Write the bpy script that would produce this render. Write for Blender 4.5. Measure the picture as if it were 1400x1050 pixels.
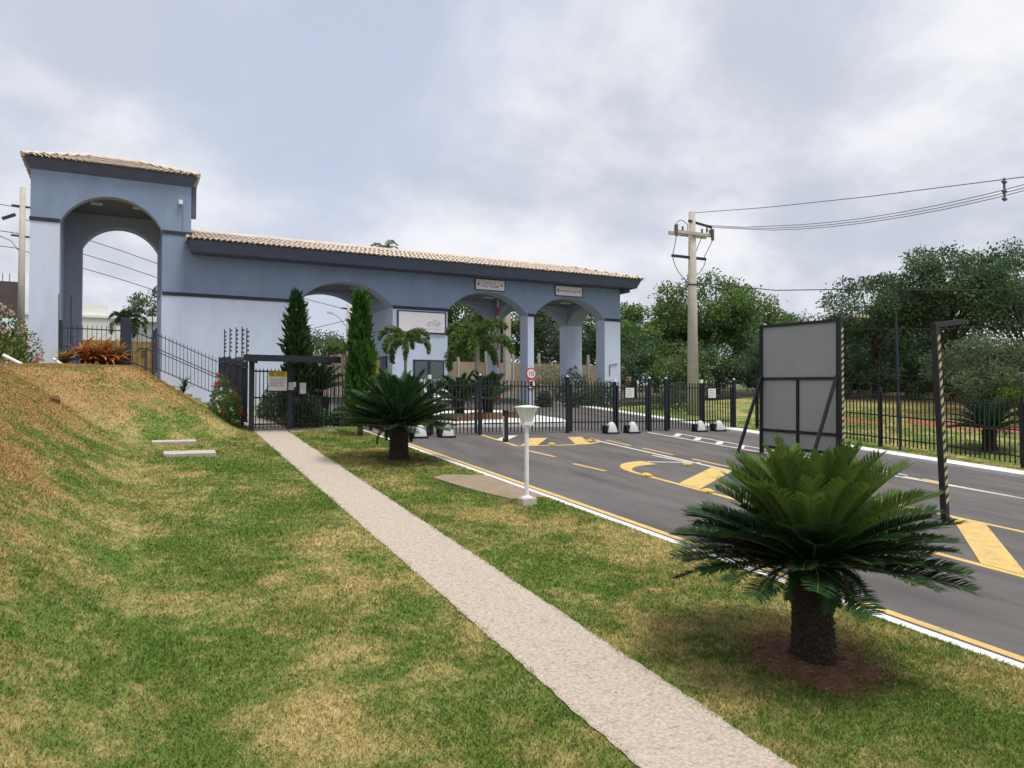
import bpy, bmesh, math, random
import numpy as np
from mathutils import Vector, Matrix

# ------------------------------------------------------------------ camera, sky, sun, exposure
scene = bpy.context.scene
for o in list(bpy.data.objects): bpy.data.objects.remove(o)
COL = scene.collection
S = 0.0786                      # rise of the road towards the gatehouse
cam_d = bpy.data.cameras.new('camera'); cam = bpy.data.objects.new('camera', cam_d); COL.objects.link(cam)
cam_d.sensor_width = 36; cam_d.lens = 36*1040/1400; cam_d.clip_end = 2000; cam_d.clip_start = 0.05
cam.location = (0, 0, 2.9)
cam.rotation_euler = (math.radians(90+1.377), 0, math.radians(-27.222))
scene.camera = cam
scene.view_settings.view_transform = 'Standard'; scene.view_settings.look = 'None'
scene.view_settings.exposure = 0.66; scene.view_settings.gamma = 1

SUN_EL, SUN_AZ = 70, 150        # azimuth clockwise from +Y
world = bpy.data.worlds.new('World'); scene.world = world; world.use_nodes = True
def build_world():
    nt = world.node_tree; nt.nodes.clear(); N = nt.nodes.new; L = nt.links.new
    out = N('ShaderNodeOutputWorld'); bg = N('ShaderNodeBackground'); L(bg.outputs[0], out.inputs[0])
    sky = N('ShaderNodeTexSky'); sky.sky_type = 'NISHITA'; sky.sun_disc = False
    sky.sun_elevation = math.radians(SUN_EL); sky.sun_rotation = math.radians(SUN_AZ)
    sky.air_density = 1.0; sky.dust_density = 1.5
    bg.inputs['Strength'].default_value = 0.1
    tc = N('ShaderNodeTexCoord'); sep = N('ShaderNodeSeparateXYZ'); L(tc.outputs['Generated'], sep.inputs[0])
    zz = N('ShaderNodeMath'); zz.operation = 'MAXIMUM'; L(sep.outputs[2], zz.inputs[0]); zz.inputs[1].default_value = 0.0
    za = N('ShaderNodeMath'); za.operation = 'ADD'; L(zz.outputs[0], za.inputs[0]); za.inputs[1].default_value = 0.45
    dx = N('ShaderNodeMath'); dx.operation = 'DIVIDE'; L(sep.outputs[0], dx.inputs[0]); L(za.outputs[0], dx.inputs[1])
    dy = N('ShaderNodeMath'); dy.operation = 'DIVIDE'; L(sep.outputs[1], dy.inputs[0]); L(za.outputs[0], dy.inputs[1])
    cmb = N('ShaderNodeCombineXYZ'); L(dx.outputs[0], cmb.inputs[0]); L(dy.outputs[0], cmb.inputs[1])
    def noise(scale, detail, rough, off, dist=0.0):
        mp = N('ShaderNodeMapping'); L(cmb.outputs[0], mp.inputs[0]); mp.inputs['Location'].default_value = off
        n = N('ShaderNodeTexNoise'); n.inputs['Scale'].default_value = scale; n.inputs['Detail'].default_value = detail
        n.inputs['Roughness'].default_value = rough; n.inputs['Distortion'].default_value = dist
        L(mp.outputs[0], n.inputs['Vector']); return n
    n1 = noise(1.15, 9, 0.55, (13.1, 4.7, 0), 0.15)     # thick and thin cloud
    n2 = noise(2.1, 10, 0.55, (1.3, 9.2, 0), 0.15)     # light and dark within the cloud
    r1 = N('ShaderNodeMapRange'); r1.interpolation_type = 'SMOOTHSTEP'
    L(n1.outputs[0], r1.inputs[0]); r1.inputs[1].default_value = 0.30; r1.inputs[2].default_value = 0.53
    r2 = N('ShaderNodeMapRange'); r2.interpolation_type = 'SMOOTHSTEP'
    L(n2.outputs[0], r2.inputs[0]); r2.inputs[1].default_value = 0.38; r2.inputs[2].default_value = 0.66
    def mix(f, a, b):
        m = N('ShaderNodeMix'); m.data_type = 'RGBA'
        if isinstance(f, float): m.inputs[0].default_value = f
        else: L(f, m.inputs[0])
        for i, c in ((6, a), (7, b)):
            if isinstance(c, tuple): m.inputs[i].default_value = (*c, 1)
            else: L(c, m.inputs[i])
        return m.outputs[2]
    veil = mix(0.86, sky.outputs[0], (3.75, 4.1, 5.0))        # thin grey-blue cloud over the sky
    cloud = mix(r2.outputs[0], (3.7, 3.95, 4.6), (6.0, 6.05, 6.25))
    L(mix(r1.outputs[0], veil, cloud), bg.inputs[0])
build_world()
sun_d = bpy.data.lights.new('sun', 'SUN'); sun = bpy.data.objects.new('sun', sun_d); COL.objects.link(sun)
sun_d.energy = 2.2; sun_d.angle = math.radians(24); sun_d.color = (1.0, 0.95, 0.87)
az, el = math.radians(SUN_AZ), math.radians(SUN_EL)
sun.rotation_euler = Vector((math.sin(az)*math.cos(el), math.cos(az)*math.cos(el), math.sin(el))).to_track_quat('Z', 'Y').to_euler()
sun.location = (0, 0, 40)

# ------------------------------------------------------------------ helpers
class MB:
    """collects faces, then builds one mesh"""
    def __init__(s): s.v = []; s.f = []; s.m = []; s.cur = 0
    def add(s, vs, fs):
        b = len(s.v); s.v += [tuple(v) for v in vs]
        for f in fs: s.f.append([b+i for i in f]); s.m.append(s.cur)
        return s
    def box(s, x0, x1, y0, y1, z0, z1):
        return s.add([(x0,y0,z0),(x1,y0,z0),(x1,y1,z0),(x0,y1,z0),(x0,y0,z1),(x1,y0,z1),(x1,y1,z1),(x0,y1,z1)],
            [(0,3,2,1),(4,5,6,7),(0,1,5,4),(1,2,6,5),(2,3,7,6),(3,0,4,7)])
    def bar(s, a, b, w, h=None, up=(0,0,1)):
        """rectangular bar from a to b, w across, h along up"""
        h = h or w; a = Vector(a); b = Vector(b); d = (b-a).normalized(); u = Vector(up)
        if abs(d.dot(u)) > .99: u = Vector((0,1,0))
        r = d.cross(u).normalized(); u = r.cross(d).normalized(); r *= w/2; u *= h/2
        return s.add([a-r-u, a+r-u, a+r+u, a-r+u, b-r-u, b+r-u, b+r+u, b-r+u],
            [(0,1,2,3),(7,6,5,4),(0,4,5,1),(1,5,6,2),(2,6,7,3),(3,7,4,0)])
    def tube(s, pts, rad, n=8, cap=True):
        pts = [Vector(p) for p in pts]
        if not isinstance(rad, (list, tuple)): rad = [rad]*len(pts)
        b = len(s.v); fs = []; prev = None
        for i, p in enumerate(pts):
            d = (pts[min(i+1, len(pts)-1)]-pts[max(i-1, 0)]).normalized()
            if prev is None: u = d.orthogonal().normalized()
            else: u = (prev - d*prev.dot(d)).normalized()
            prev = u; w = d.cross(u)
            for k in range(n):
                a = 2*math.pi*k/n; s.v.append(tuple(p+(u*math.cos(a)+w*math.sin(a))*rad[i]))
        for i in range(len(pts)-1):
            for k in range(n):
                fs.append((b+i*n+k, b+i*n+(k+1)%n, b+(i+1)*n+(k+1)%n, b+(i+1)*n+k))
        if cap: fs.append([b+k for k in range(n)][::-1]); fs.append([b+(len(pts)-1)*n+k for k in range(n)])
        for f in fs: s.f.append(list(f)); s.m.append(s.cur)
        return s
    def prism(s, poly, y0, y1, axis='y'):
        """polygon in x,z pushed from y0 to y1 (axis y) or polygon in x,y pushed z0..z1 (axis z) or y,z along x"""
        n = len(poly)
        def P(p, t): return (p[0], t, p[1]) if axis == 'y' else (p[0], p[1], t) if axis == 'z' else (t, p[0], p[1])
        vs = [P(p, y0) for p in poly]+[P(p, y1) for p in poly]
        return s.add(vs, [list(range(n)), list(range(n, 2*n))[::-1]]+[(i, i+n, (i+1) % n+n, (i+1) % n) for i in range(n)])
    def build(s, name, mats, parent=None, smooth=False, bevel=0):
        me = bpy.data.meshes.new(name); me.from_pydata(s.v, [], s.f)
        if not isinstance(mats, (list, tuple)): mats = [mats]
        for m in mats: me.materials.append(m)
        if len(mats) > 1: me.polygons.foreach_set('material_index', s.m)
        bm = bmesh.new(); bm.from_mesh(me)
        bmesh.ops.recalc_face_normals(bm, faces=bm.faces)
        if bevel: bmesh.ops.bevel(bm, geom=bm.edges[:], offset=bevel, segments=1, affect='EDGES', clamp_overlap=True)
        bm.to_mesh(me); bm.free()
        if smooth: me.polygons.foreach_set('use_smooth', [True]*len(me.polygons))
        return link(name, me, parent)
def link(name, me, parent=None, loc=None, rot=None, scale=None):
    o = bpy.data.objects.new(name, me); COL.objects.link(o)
    if parent is not None: o.parent = parent
    if loc is not None: o.location = loc
    if rot is not None: o.rotation_euler = rot
    if scale is not None: o.scale = (scale,)*3 if isinstance(scale, (int, float)) else scale
    return o
def arr_mesh(name, V, F, mats, tint=None, smooth=False):
    """mesh from numpy arrays, F is (n,3) or (n,4)"""
    V = np.asarray(V, np.float32); F = np.asarray(F, np.int32); k = F.shape[1]
    me = bpy.data.meshes.new(name); me.vertices.add(len(V)); me.vertices.foreach_set('co', V.ravel())
    me.loops.add(F.size); me.loops.foreach_set('vertex_index', F.ravel())
    me.polygons.add(len(F)); me.polygons.foreach_set('loop_start', np.arange(0, F.size, k, dtype=np.int32))
    if tint is not None:
        a = me.attributes.new('tint', 'FLOAT', 'POINT'); a.data.foreach_set('value', np.asarray(tint, np.float32))
    if smooth: me.polygons.foreach_set('use_smooth', np.ones(len(F), bool))
    for m in (mats if isinstance(mats, (list, tuple)) else [mats]): me.materials.append(m)
    me.update(calc_edges=True); return me
def thing(name, label, cat, loc=(0,0,0), rz=0, group=None):
    o = bpy.data.objects.new(name, None); COL.objects.link(o); o.location = loc; o.rotation_euler = (0, 0, rz)
    o.empty_display_size = .1
    return tag(o, label, cat, group)
def tag(o, label, cat, group=None):
    o['label'] = label; o['category'] = cat
    if group: o['group'] = group
    return o
def struct(o): o['kind'] = 'structure'; return o
def stuff(o): o['kind'] = 'stuff'; return o
def copy_tree(root, loc, rz=None, label=None, scale=None):
    r = root.copy(); COL.objects.link(r); r.location = loc
    if rz is not None: r.rotation_euler = (0, 0, rz)
    if scale: r.scale = (scale,)*3
    if label: r['label'] = label
    for ch in root.children:
        c = ch.copy(); COL.objects.link(c); c.parent = r
        for g in ch.children:
            d = g.copy(); COL.objects.link(d); d.parent = c
    return r

# ------------------------------------------------------------------ materials
def mat(name, col, rough=0.7, var=0.12, scale=3.0, bump=0.0, bscale=60.0, metal=0.0, spec=0.4, stain=None, stretch=(1,1,1)):
    m = bpy.data.materials.new(name); m.use_nodes = True; nt = m.node_tree; N = nt.nodes.new; L = nt.links.new
    p = nt.nodes['Principled BSDF']; p.inputs['Roughness'].default_value = rough; p.inputs['Metallic'].default_value = metal
    p.inputs['Specular IOR Level'].default_value = spec
    g = N('ShaderNodeNewGeometry'); mp = N('ShaderNodeMapping'); L(g.outputs['Position'], mp.inputs[0]); mp.inputs['Scale'].default_value = stretch
    n = N('ShaderNodeTexNoise'); n.inputs['Scale'].default_value = scale; n.inputs['Detail'].default_value = 8; n.inputs['Roughness'].default_value = .62
    L(mp.outputs[0], n.inputs['Vector'])
    r = N('ShaderNodeMapRange'); L(n.outputs[0], r.inputs[0]); r.inputs[1].default_value = .3; r.inputs[2].default_value = .7
    mx = N('ShaderNodeMix'); mx.data_type = 'RGBA'; L(r.outputs[0], mx.inputs[0])
    mx.inputs[6].default_value = (*[c*(1-var) for c in col], 1); mx.inputs[7].default_value = (*[min(1, c*(1+var)) for c in col], 1)
    out = mx.outputs[2]
    if stain:                       # (colour, amount, scale)
        n2 = N('ShaderNodeTexNoise'); n2.inputs['Scale'].default_value = stain[2]; n2.inputs['Detail'].default_value = 9; n2.inputs['Roughness'].default_value = .7
        L(mp.outputs[0], n2.inputs['Vector'])
        r2 = N('ShaderNodeMapRange'); r2.interpolation_type = 'SMOOTHSTEP'; L(n2.outputs[0], r2.inputs[0]); r2.inputs[1].default_value = .5; r2.inputs[2].default_value = .75
        r2.inputs[4].default_value = stain[1]
        m2 = N('ShaderNodeMix'); m2.data_type = 'RGBA'; L(r2.outputs[0], m2.inputs[0]); L(out, m2.inputs[6]); m2.inputs[7].default_value = (*stain[0], 1)
        out = m2.outputs[2]
    L(out, p.inputs['Base Color'])
    if bump:
        nb = N('ShaderNodeTexNoise'); nb.inputs['Scale'].default_value = bscale; nb.inputs['Detail'].default_value = 4
        L(g.outputs['Position'], nb.inputs['Vector'])
        b = N('ShaderNodeBump'); b.inputs['Strength'].default_value = bump; b.inputs['Distance'].default_value = .02
        L(nb.outputs[0], b.inputs['Height']); L(b.outputs[0], p.inputs['Normal'])
    return m
def leaf_mat(name, ca, cb, trans=0.3, rough=0.55):
    """two-tone leaf, tint attribute picks between the tones"""
    m = bpy.data.materials.new(name); m.use_nodes = True; nt = m.node_tree; N = nt.nodes.new; L = nt.links.new
    p = nt.nodes['Principled BSDF']; p.inputs['Roughness'].default_value = rough; p.inputs['Specular IOR Level'].default_value = .2
    a = N('ShaderNodeAttribute'); a.attribute_name = 'tint'
    mx = N('ShaderNodeMix'); mx.data_type = 'RGBA'; L(a.outputs['Fac'], mx.inputs[0])
    mx.inputs[6].default_value = (*ca, 1); mx.inputs[7].default_value = (*cb, 1)
    L(mx.outputs[2], p.inputs['Base Color'])
    t = N('ShaderNodeBsdfTranslucent'); L(mx.outputs[2], t.inputs[0])
    ms = N('ShaderNodeMixShader'); ms.inputs[0].default_value = trans
    L(p.outputs[0], ms.inputs[1]); L(t.outputs[0], ms.inputs[2]); L(ms.outputs[0], nt.nodes['Material Output'].inputs[0])
    return m
def grass_mat(name, blades):
    """mown lawn: green and straw patches over the ground, redder straw on the bank (height over the road plane)"""
    m = bpy.data.materials.new(name); m.use_nodes = True; nt = m.node_tree; N = nt.nodes.new; L = nt.links.new
    p = nt.nodes['Principled BSDF']; p.inputs['Roughness'].default_value = .8; p.inputs['Specular IOR Level'].default_value = .15
    g = N('ShaderNodeNewGeometry'); pos = g.outputs['Position']
    def noise(scale, st, det=6, off=(0,0,0), rot=0, rough=.6):
        mp = N('ShaderNodeMapping'); L(pos, mp.inputs[0]); mp.inputs['Scale'].default_value = st; mp.inputs['Location'].default_value = off
        mp.inputs['Rotation'].default_value = (0, 0, rot)
        n = N('ShaderNodeTexNoise'); n.inputs['Scale'].default_value = scale; n.inputs['Detail'].default_value = det; n.inputs['Roughness'].default_value = rough
        L(mp.outputs[0], n.inputs['Vector']); return n.outputs[0]
    def math_(op, a, b):
        x = N('ShaderNodeMath'); x.operation = op
        for i, v in enumerate((a, b)):
            if isinstance(v, (int, float)): x.inputs[i].default_value = v
            else: L(v, x.inputs[i])
        return x.outputs[0]
    def rng(v, a, b, c=0., d=1.):
        r = N('ShaderNodeMapRange'); r.interpolation_type = 'SMOOTHSTEP'; L(v, r.inputs[0])
        for i, q in enumerate((a, b, c, d)): r.inputs[i+1].default_value = q
        return r.outputs[0]
    def mix(f, a, b):
        x = N('ShaderNodeMix'); x.data_type = 'RGBA'; L(f, x.inputs[0])
        for i, c in ((6, a), (7, b)):
            if isinstance(c, tuple): x.inputs[i].default_value = (*c, 1)
            else: L(c, x.inputs[i])
        return x.outputs[2]
    big = noise(.55, (1.1,.8,1), 7, (2.3, 5.1, 0), rough=.66); streak = noise(1.6, (.95,1.15,1), 8, (1,4,0), rot=.35, rough=.72); fine = noise(7, (1,1,1), 6, rough=.75)
    s = math_('ADD', math_('MULTIPLY', big, .45), math_('ADD', math_('MULTIPLY', streak, .30), math_('MULTIPLY', fine, .25)))
    sep = N('ShaderNodeSeparateXYZ'); L(pos, sep.inputs[0])
    hgt = math_('SUBTRACT', sep.outputs[2], math_('MULTIPLY', sep.outputs[1], S))
    bank = rng(hgt, .1, 1.1)
    dry = rng(math_('ADD', s, math_('MULTIPLY', bank, .075)), .45, .60)
    green = mix(noise(.9, (1,1,1), 3, (9,2,0)), (.085, .165, .028), (.175, .235, .048))
    straw = mix(noise(1.7, (1,1,1), 4, (4,8,0)), (.40, .335, .125), (.55, .43, .20))
    brown = mix(noise(1.2, (1,1,1), 5, (6,3,0)), (.34, .235, .085), (.42, .255, .115))
    c = mix(dry, green, mix(bank, straw, brown))
    if blades:
        a = N('ShaderNodeAttribute'); a.attribute_name = 'tint'
        hs = N('ShaderNodeHueSaturation'); L(c, hs.inputs['Color'])
        L(math_('ADD', math_('MULTIPLY', a.outputs['Fac'], 1.5), .33), hs.inputs['Value'])
        L(hs.outputs[0], p.inputs['Base Color'])
        t = N('ShaderNodeBsdfTranslucent'); L(hs.outputs[0], t.inputs[0])
        ms = N('ShaderNodeMixShader'); ms.inputs[0].default_value = .3
        L(p.outputs[0], ms.inputs[1]); L(t.outputs[0], ms.inputs[2]); L(ms.outputs[0], nt.nodes['Material Output'].inputs[0])
    else:
        f2 = noise(55, (1,1,1), 5, rough=.75)
        hs = N('ShaderNodeHueSaturation'); L(c, hs.inputs['Color']); L(rng(f2, .25, .75, .72, 1.12), hs.inputs['Value'])
        L(hs.outputs[0], p.inputs['Base Color'])
        b = N('ShaderNodeBump'); b.inputs['Strength'].default_value = .7; b.inputs['Distance'].default_value = .03
        L(f2, b.inputs['Height']); L(b.outputs[0], p.inputs['Normal'])
    return m

M = {}
M['blue'] = mat('blue_paint', (.215,.280,.410), .75, .10, 1.2, .15, 90, stain=((.27,.34,.46), .7, 1.1), stretch=(1,1,.3))
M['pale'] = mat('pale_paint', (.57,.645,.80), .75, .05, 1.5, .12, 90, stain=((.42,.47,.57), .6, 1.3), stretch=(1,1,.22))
M['soffit'] = mat('shaded_soffit', (.20,.21,.24), .8, .06, 1.5)  # ceilings under the arches: their shade is put into this dark grey
M['inner'] = mat('shaded_pale_paint', (.39,.445,.55), .8, .06, 1.5)  # darkened copy of the pale wall paint, interior shade painted into the colour
M['band'] = mat('band_paint', (.022,.026,.042), .6, .1, 2)
M['fascia'] = mat('fascia_paint', (.080,.095,.150), .6, .12, 2)
M['tile'] = mat('roof_tile', (.62,.53,.43), .8, .16, 3.5, .2, 30, stain=((.46,.40,.33), .4, 2.2))
M['iron'] = mat('black_iron', (.012,.014,.020), .45, .2, 8)
M['navy'] = mat('navy_steel', (.022,.028,.048), .5, .15, 5)
M['white'] = mat('white_paint', (.76,.76,.75), .5, .06, 6, stain=((.5,.47,.42), .5, 5))
M['plate'] = mat('sign_white', (.80,.76,.78), .4, .03, 6)
M['ink'] = mat('sign_ink', (.09,.10,.20), .6, .1, 6)
M['greyink'] = mat('grey_lettering', (.42,.44,.50), .6, .05, 6)
M['red'] = mat('sign_red', (.55,.03,.035), .5, .08, 6)
M['yellow'] = mat('road_yellow', (.58,.41,.14), .8, .14, 5, .2, 80, stain=((.27,.21,.13), .7, 4))
M['signyellow'] = mat('sign_yellow', (.75,.52,.04), .5, .05, 5)
M['roadwhite'] = mat('road_white', (.62,.58,.53), .8, .15, 5, .2, 80, stain=((.22,.2,.18), .75, 3))
M['asphalt'] = mat('asphalt', (.108,.100,.097), .88, .3, 1.4, .5, 120, stain=((.165,.140,.122), .8, .9), stretch=(1,.22,1))
M['kerb'] = mat('kerb_paint', (.70,.70,.69), .75, .08, 4, .2, 40, stain=((.42,.38,.32), .6, 5))
M['path'] = mat('path_concrete', (.45,.38,.315), .9, .32, 34, .7, 60, stain=((.17,.135,.105), .9, 20))
M['concrete'] = mat('concrete', (.44,.40,.35), .9, .15, 5, .3, 50, stain=((.25,.22,.18), .5, 3))
M['pole'] = mat('pole_concrete', (.45,.41,.35), .85, .12, 3, .15, 40, stain=((.3,.27,.24), .4, 2))
M['slab'] = mat('grass_slab', (.27,.20,.145), .95, .2, 6, .6, 40, stain=((.16,.15,.07), .6, 3))
M['panel'] = mat('sign_back', (.30,.31,.30), .5, .06, .6, stain=((.24,.25,.25), .7, .5))
M['glass'] = mat('window_glass', (.05,.075,.075), .08, .1, 2, spec=.8)
M['soil'] = mat('red_soil', (.175,.080,.040), .95, .4, 6, .8, 45, stain=((.060,.040,.026), .9, 4))
M['redearth'] = mat('red_earth', (.33,.11,.05), .95, .25, 1.5, .4, 20)
M['ochre'] = mat('ochre_bank', (.40,.26,.11), .95, .35, 2.5, .4, 15)
M['trunk'] = mat('cycad_trunk', (.030,.021,.015), .95, .35, 25, .8, 60)
M['trunk2'] = mat('cycad_scale', (.050,.036,.026), .95, .5, 18)
M['bark'] = mat('tree_bark', (.085,.068,.052), .95, .3, 5, .6, 25)
M['palmtrunk'] = mat('palm_trunk', (.26,.22,.17), .9, .2, 6, .4, 30)
M['ground'] = mat('ground_earth', (.10,.11,.045), .95, .3, .4)
M['cable'] = mat('cable', (.03,.03,.03), .6, .1, 3)
M['porcelain'] = mat('insulator', (.10,.09,.10), .3, .1, 5)
M['motor'] = mat('motor_cover', (.52,.53,.55), .4, .05, 5)
M['black'] = mat('black_plastic', (.012,.012,.014), .5, .1, 5)
M['terra'] = mat('terracotta', (.26,.13,.075), .85, .2, 5, .3, 30)
M['housewall'] = mat('white_render', (.72,.71,.67), .8, .05, 1)
M['brownwall'] = mat('brown_panel', (.10,.075,.075), .8, .15, 2)
M['plank'] = mat('old_plank', (.36,.29,.23), .9, .3, 3, .4, 20, stretch=(1,1,.3), stain=((.14,.12,.1), .6, 2))
M['oldwall'] = mat('stained_wall', (.33,.26,.19), .9, .25, 1.2, .3, 20, stain=((.14,.115,.085), .8, .6))
M['rubber'] = mat('tyre', (.02,.02,.02), .8, .1, 5)
M['carwhite'] = mat('car_white', (.78,.78,.78), .2, .02, 3, spec=.6)
M['blueposter'] = mat('blue_poster', (.03,.08,.22), .5, .1, 3)
M['lampglass'] = mat('lamp_glass', (.60,.64,.58), .25, .04, 3)
M['grass'] = grass_mat('lawn_ground', False)
M['blade'] = grass_mat('lawn_blades', True)
M['cycadnew'] = leaf_mat('cycad_frond_new', (.045,.105,.018), (.125,.200,.040), .28, .42)
M['cycadold'] = leaf_mat('cycad_frond_old', (.013,.042,.016), (.032,.078,.026), .15, .5)
M['rachis'] = mat('frond_rib', (.20,.22,.06), .6, .2, 9)
M['leafA'] = leaf_mat('leaf_green', (.042,.100,.026), (.190,.285,.085), .38)
M['leafB'] = leaf_mat('leaf_dark', (.040,.085,.042), (.150,.225,.110), .38)
M['leafC'] = leaf_mat('leaf_grey', (.065,.105,.055), (.19,.24,.145), .35)
M['leafD'] = leaf_mat('leaf_bright', (.09,.19,.02), (.16,.28,.04), .35)
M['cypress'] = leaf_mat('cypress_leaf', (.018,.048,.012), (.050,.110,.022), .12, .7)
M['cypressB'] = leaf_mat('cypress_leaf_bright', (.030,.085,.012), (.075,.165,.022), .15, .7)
M['palm'] = leaf_mat('palm_leaf', (.06,.12,.025), (.17,.25,.07), .35)
M['bromelia'] = leaf_mat('red_leaf', (.20,.028,.016), (.52,.22,.07), .3)
M['bromelia2'] = leaf_mat('yellow_red_leaf', (.11,.045,.015), (.55,.36,.10), .3)
M['pink'] = leaf_mat('pink_petal', (.62,.34,.38), (.78,.58,.56), .3)
M['redpetal'] = leaf_mat('red_petal', (.50,.035,.02), (.60,.10,.04), .3)
M['whitepetal'] = leaf_mat('white_petal', (.68,.68,.62), (.8,.8,.74), .3)

# ------------------------------------------------------------------ terrain
def sm(t): t = np.clip(t, 0, 1); return t*t*(3-2*t)
def base_z(X, Y):
    Y = np.asarray(Y, float)
    return np.where(Y < 38, S*Y, S*38+.35*(1-np.exp(-(Y-38)*S/.35)))
def zg(X, Y):
    X = np.asarray(X, float); Y = np.asarray(Y, float)
    z = base_z(X, Y)
    hb = np.where(Y < 29, 1.85, np.maximum(1.85-.044*(Y-29), 1.2))
    f1 = np.clip((.15-X+.04*(Y-10)*(Y < 14)+.03*np.clip(Y-14, 0, 10))/3.5, 0, 1)
    f2 = np.minimum(np.clip((3.55-X)/3.3, 0, 1), np.clip((Y-22.2-.45*X)/5.4, 0, 1))
    k = .12; h = np.clip(.5+.5*(f1-f2)/k, 0, 1); f = f2*(1-h)+f1*h+k*h*(1-h)
    f = np.clip(f-k*.25*(1-np.clip(np.maximum(f1, f2)/.25, 0, 1)), 0, 1)
    prof = .55*f+.45*sm(f)
    z = z+hb*prof*sm((X+200)/10)
    z = z+np.clip(.052*(X-24.2), 0, 2.2)*sm((X-24.2)/3)
    # low, soft unevenness of the turf away from paving
    bumpy = .022*np.sin(X*1.7+.6*Y)*np.sin(Y*1.3-.4*X)+.012*np.sin(X*4.1+1.2)*np.sin(Y*3.3)
    off = np.minimum(np.abs(X-4.0)-.6, np.abs(X-7.7))
    z = z+bumpy*np.clip(off/.8, 0, 1)*np.where((X > 7.6) & (X < 22.5), 0, 1)
    return z
def Z(x, y): return float(zg(x, y))
def xk(y): return 7.90-.0253*y          # left kerb line
def pl(y): return 3.17+.0243*y          # left edge of the footpath
PW = .98
def sheet(name, xs_fn, ys, nx, mtl, dz=0, zf=zg, parent=None, smooth=True):
    """sheet between x0(y) and x1(y) along ys"""
    ys = np.asarray(ys, float); V = []; 
    for y in ys:
        a, b = xs_fn(y); x = np.linspace(a, b, nx)
        V.append(np.stack([x, np.full(nx, y), zf(x, np.full(nx, y))+dz], 1))
    V = np.concatenate(V); ny = len(ys)
    i = (np.arange(ny-1)[:, None]*nx+np.arange(nx-1)[None]).ravel()
    F = np.stack([i, i+1, i+nx+1, i+nx], 1)
    return link(name, arr_mesh(name, V, F, mtl, smooth=smooth), parent)
def far_z(X, Y):
    z = zg(X, Y); return z-.45*sm((60-np.hypot(X-5, Y-20))/15)-1.1*((X > -29) & (X < 8) & (Y < 33))
struct(sheet('ground', lambda y: (-400, 600), np.concatenate([np.linspace(-120, -10, 8), np.linspace(-6, 70, 60), np.linspace(80, 900, 20)]), 240, M['ground'], -.12, far_z))
yl = np.concatenate([np.linspace(-4, 24, 113), np.linspace(24.25, 36, 60)])
lawn = struct(sheet('lawn', lambda y: (-30, pl(y)), yl, 150, M['grass']))
struct(sheet('lawn', lambda y: (pl(y)+PW, xk(y)-.085), np.linspace(-4, 25.3, 118), 18, M['grass']))
struct(sheet('lawn', lambda y: (22.15, 60), np.linspace(-12, 34, 93), 80, M['grass']))
struct(sheet('lawn', lambda y: (3.55, 7.4), np.linspace(25.35, 36, 30), 14, M['grass'], -.03))
def wob(y, k): return .006*math.sin(y*3.1+k)+.006*math.sin(y*7.7+2*k)+.007*math.sin(y*23+3*k)
path = struct(sheet('footpath', lambda y: (pl(y)-.03+wob(y, 1), pl(y)+PW+.03+wob(y, 4)), np.linspace(-4, 25.3, 440), 5, M['path'], .012, base_z))
struct(sheet('footpath', lambda y: (4.83, 6.3), np.linspace(24.55, 25.32, 4), 4, M['path'], .022, base_z))
struct(sheet('footpath', lambda y: (3.72, 4.85), np.linspace(25.35, 35.3, 12), 4, M['path'], .02, base_z))
RD = -.035
road = struct(sheet('road', lambda y: (xk(y)+.06, 21.34), np.linspace(-12, 75, 120), 20, M['asphalt'], RD, base_z))
def road_z(x, y): return float(base_z(x, y))+RD
def kerb(name, xf, w, y0, y1, top, bot, mtl, n=60):
    m = MB(); ys = np.linspace(y0, y1, n)
    vs = []
    for y in ys:
        x = xf(y); b = float(base_z(x, y)); vs += [(x-w/2, y, b+bot), (x-w/2+.012, y, b+top), (x+w/2-.012, y, b+top), (x+w/2, y, b+bot)]
    fs = []
    for i in range(n-1):
        for k in range(3): fs.append((4*i+k, 4*i+k+1, 4*i+k+5, 4*i+k+4))
    fs += [(0,1,2,3), (4*n-4, 4*n-3, 4*n-2, 4*n-1)]
    m.add(vs, fs); return struct(m.build(name, mtl))
kerb('kerb', xk, .18, -4, 25.3, .004, -.25, M['kerb'])
kerb('kerb', lambda y: 21.38, .14, -12, 60, .055, -.25, M['kerb'])
pv = struct(sheet('pavement', lambda y: (21.45, 22.2), np.linspace(-12, 34, 60), 4, M['kerb'], .045, base_z))

# painted road markings (parts of the road)
def strip(pts_l, pts_r, mtl, dz=.005):
    m = MB(); n = len(pts_l)
    vs = [(x, y, road_z(x, y)+dz) for x, y in pts_l]+[(x, y, road_z(x, y)+dz) for x, y in pts_r]
    m.add(vs, [(i, i+1, n+i+1, n+i) for i in range(n-1)]); return m.build('road_marking', mtl, road)
def line(p, q, w, mtl, dz=.005, n=None):
    p = Vector(p); q = Vector(q); d = (q-p); n = n or max(2, int(d.length/1.5)+1); d.normalize(); r = Vector((-d.y, d.x))*w/2
    a = [p.lerp(q, i/(n-1)) for i in range(n)]
    return strip([(v+r)[:2] for v in a], [(v-r)[:2] for v in a], mtl, dz)
strip([(xk(y)+.23, y) for y in np.linspace(-4, 25, 40)], [(xk(y)+.37, y) for y in np.linspace(-4, 25, 40)], M['yellow'])
for a, b in ((19.5, 18.15), (16.95, 15.7)): line((10.52, a), (10.68, b), .13, M['yellow'])
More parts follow.
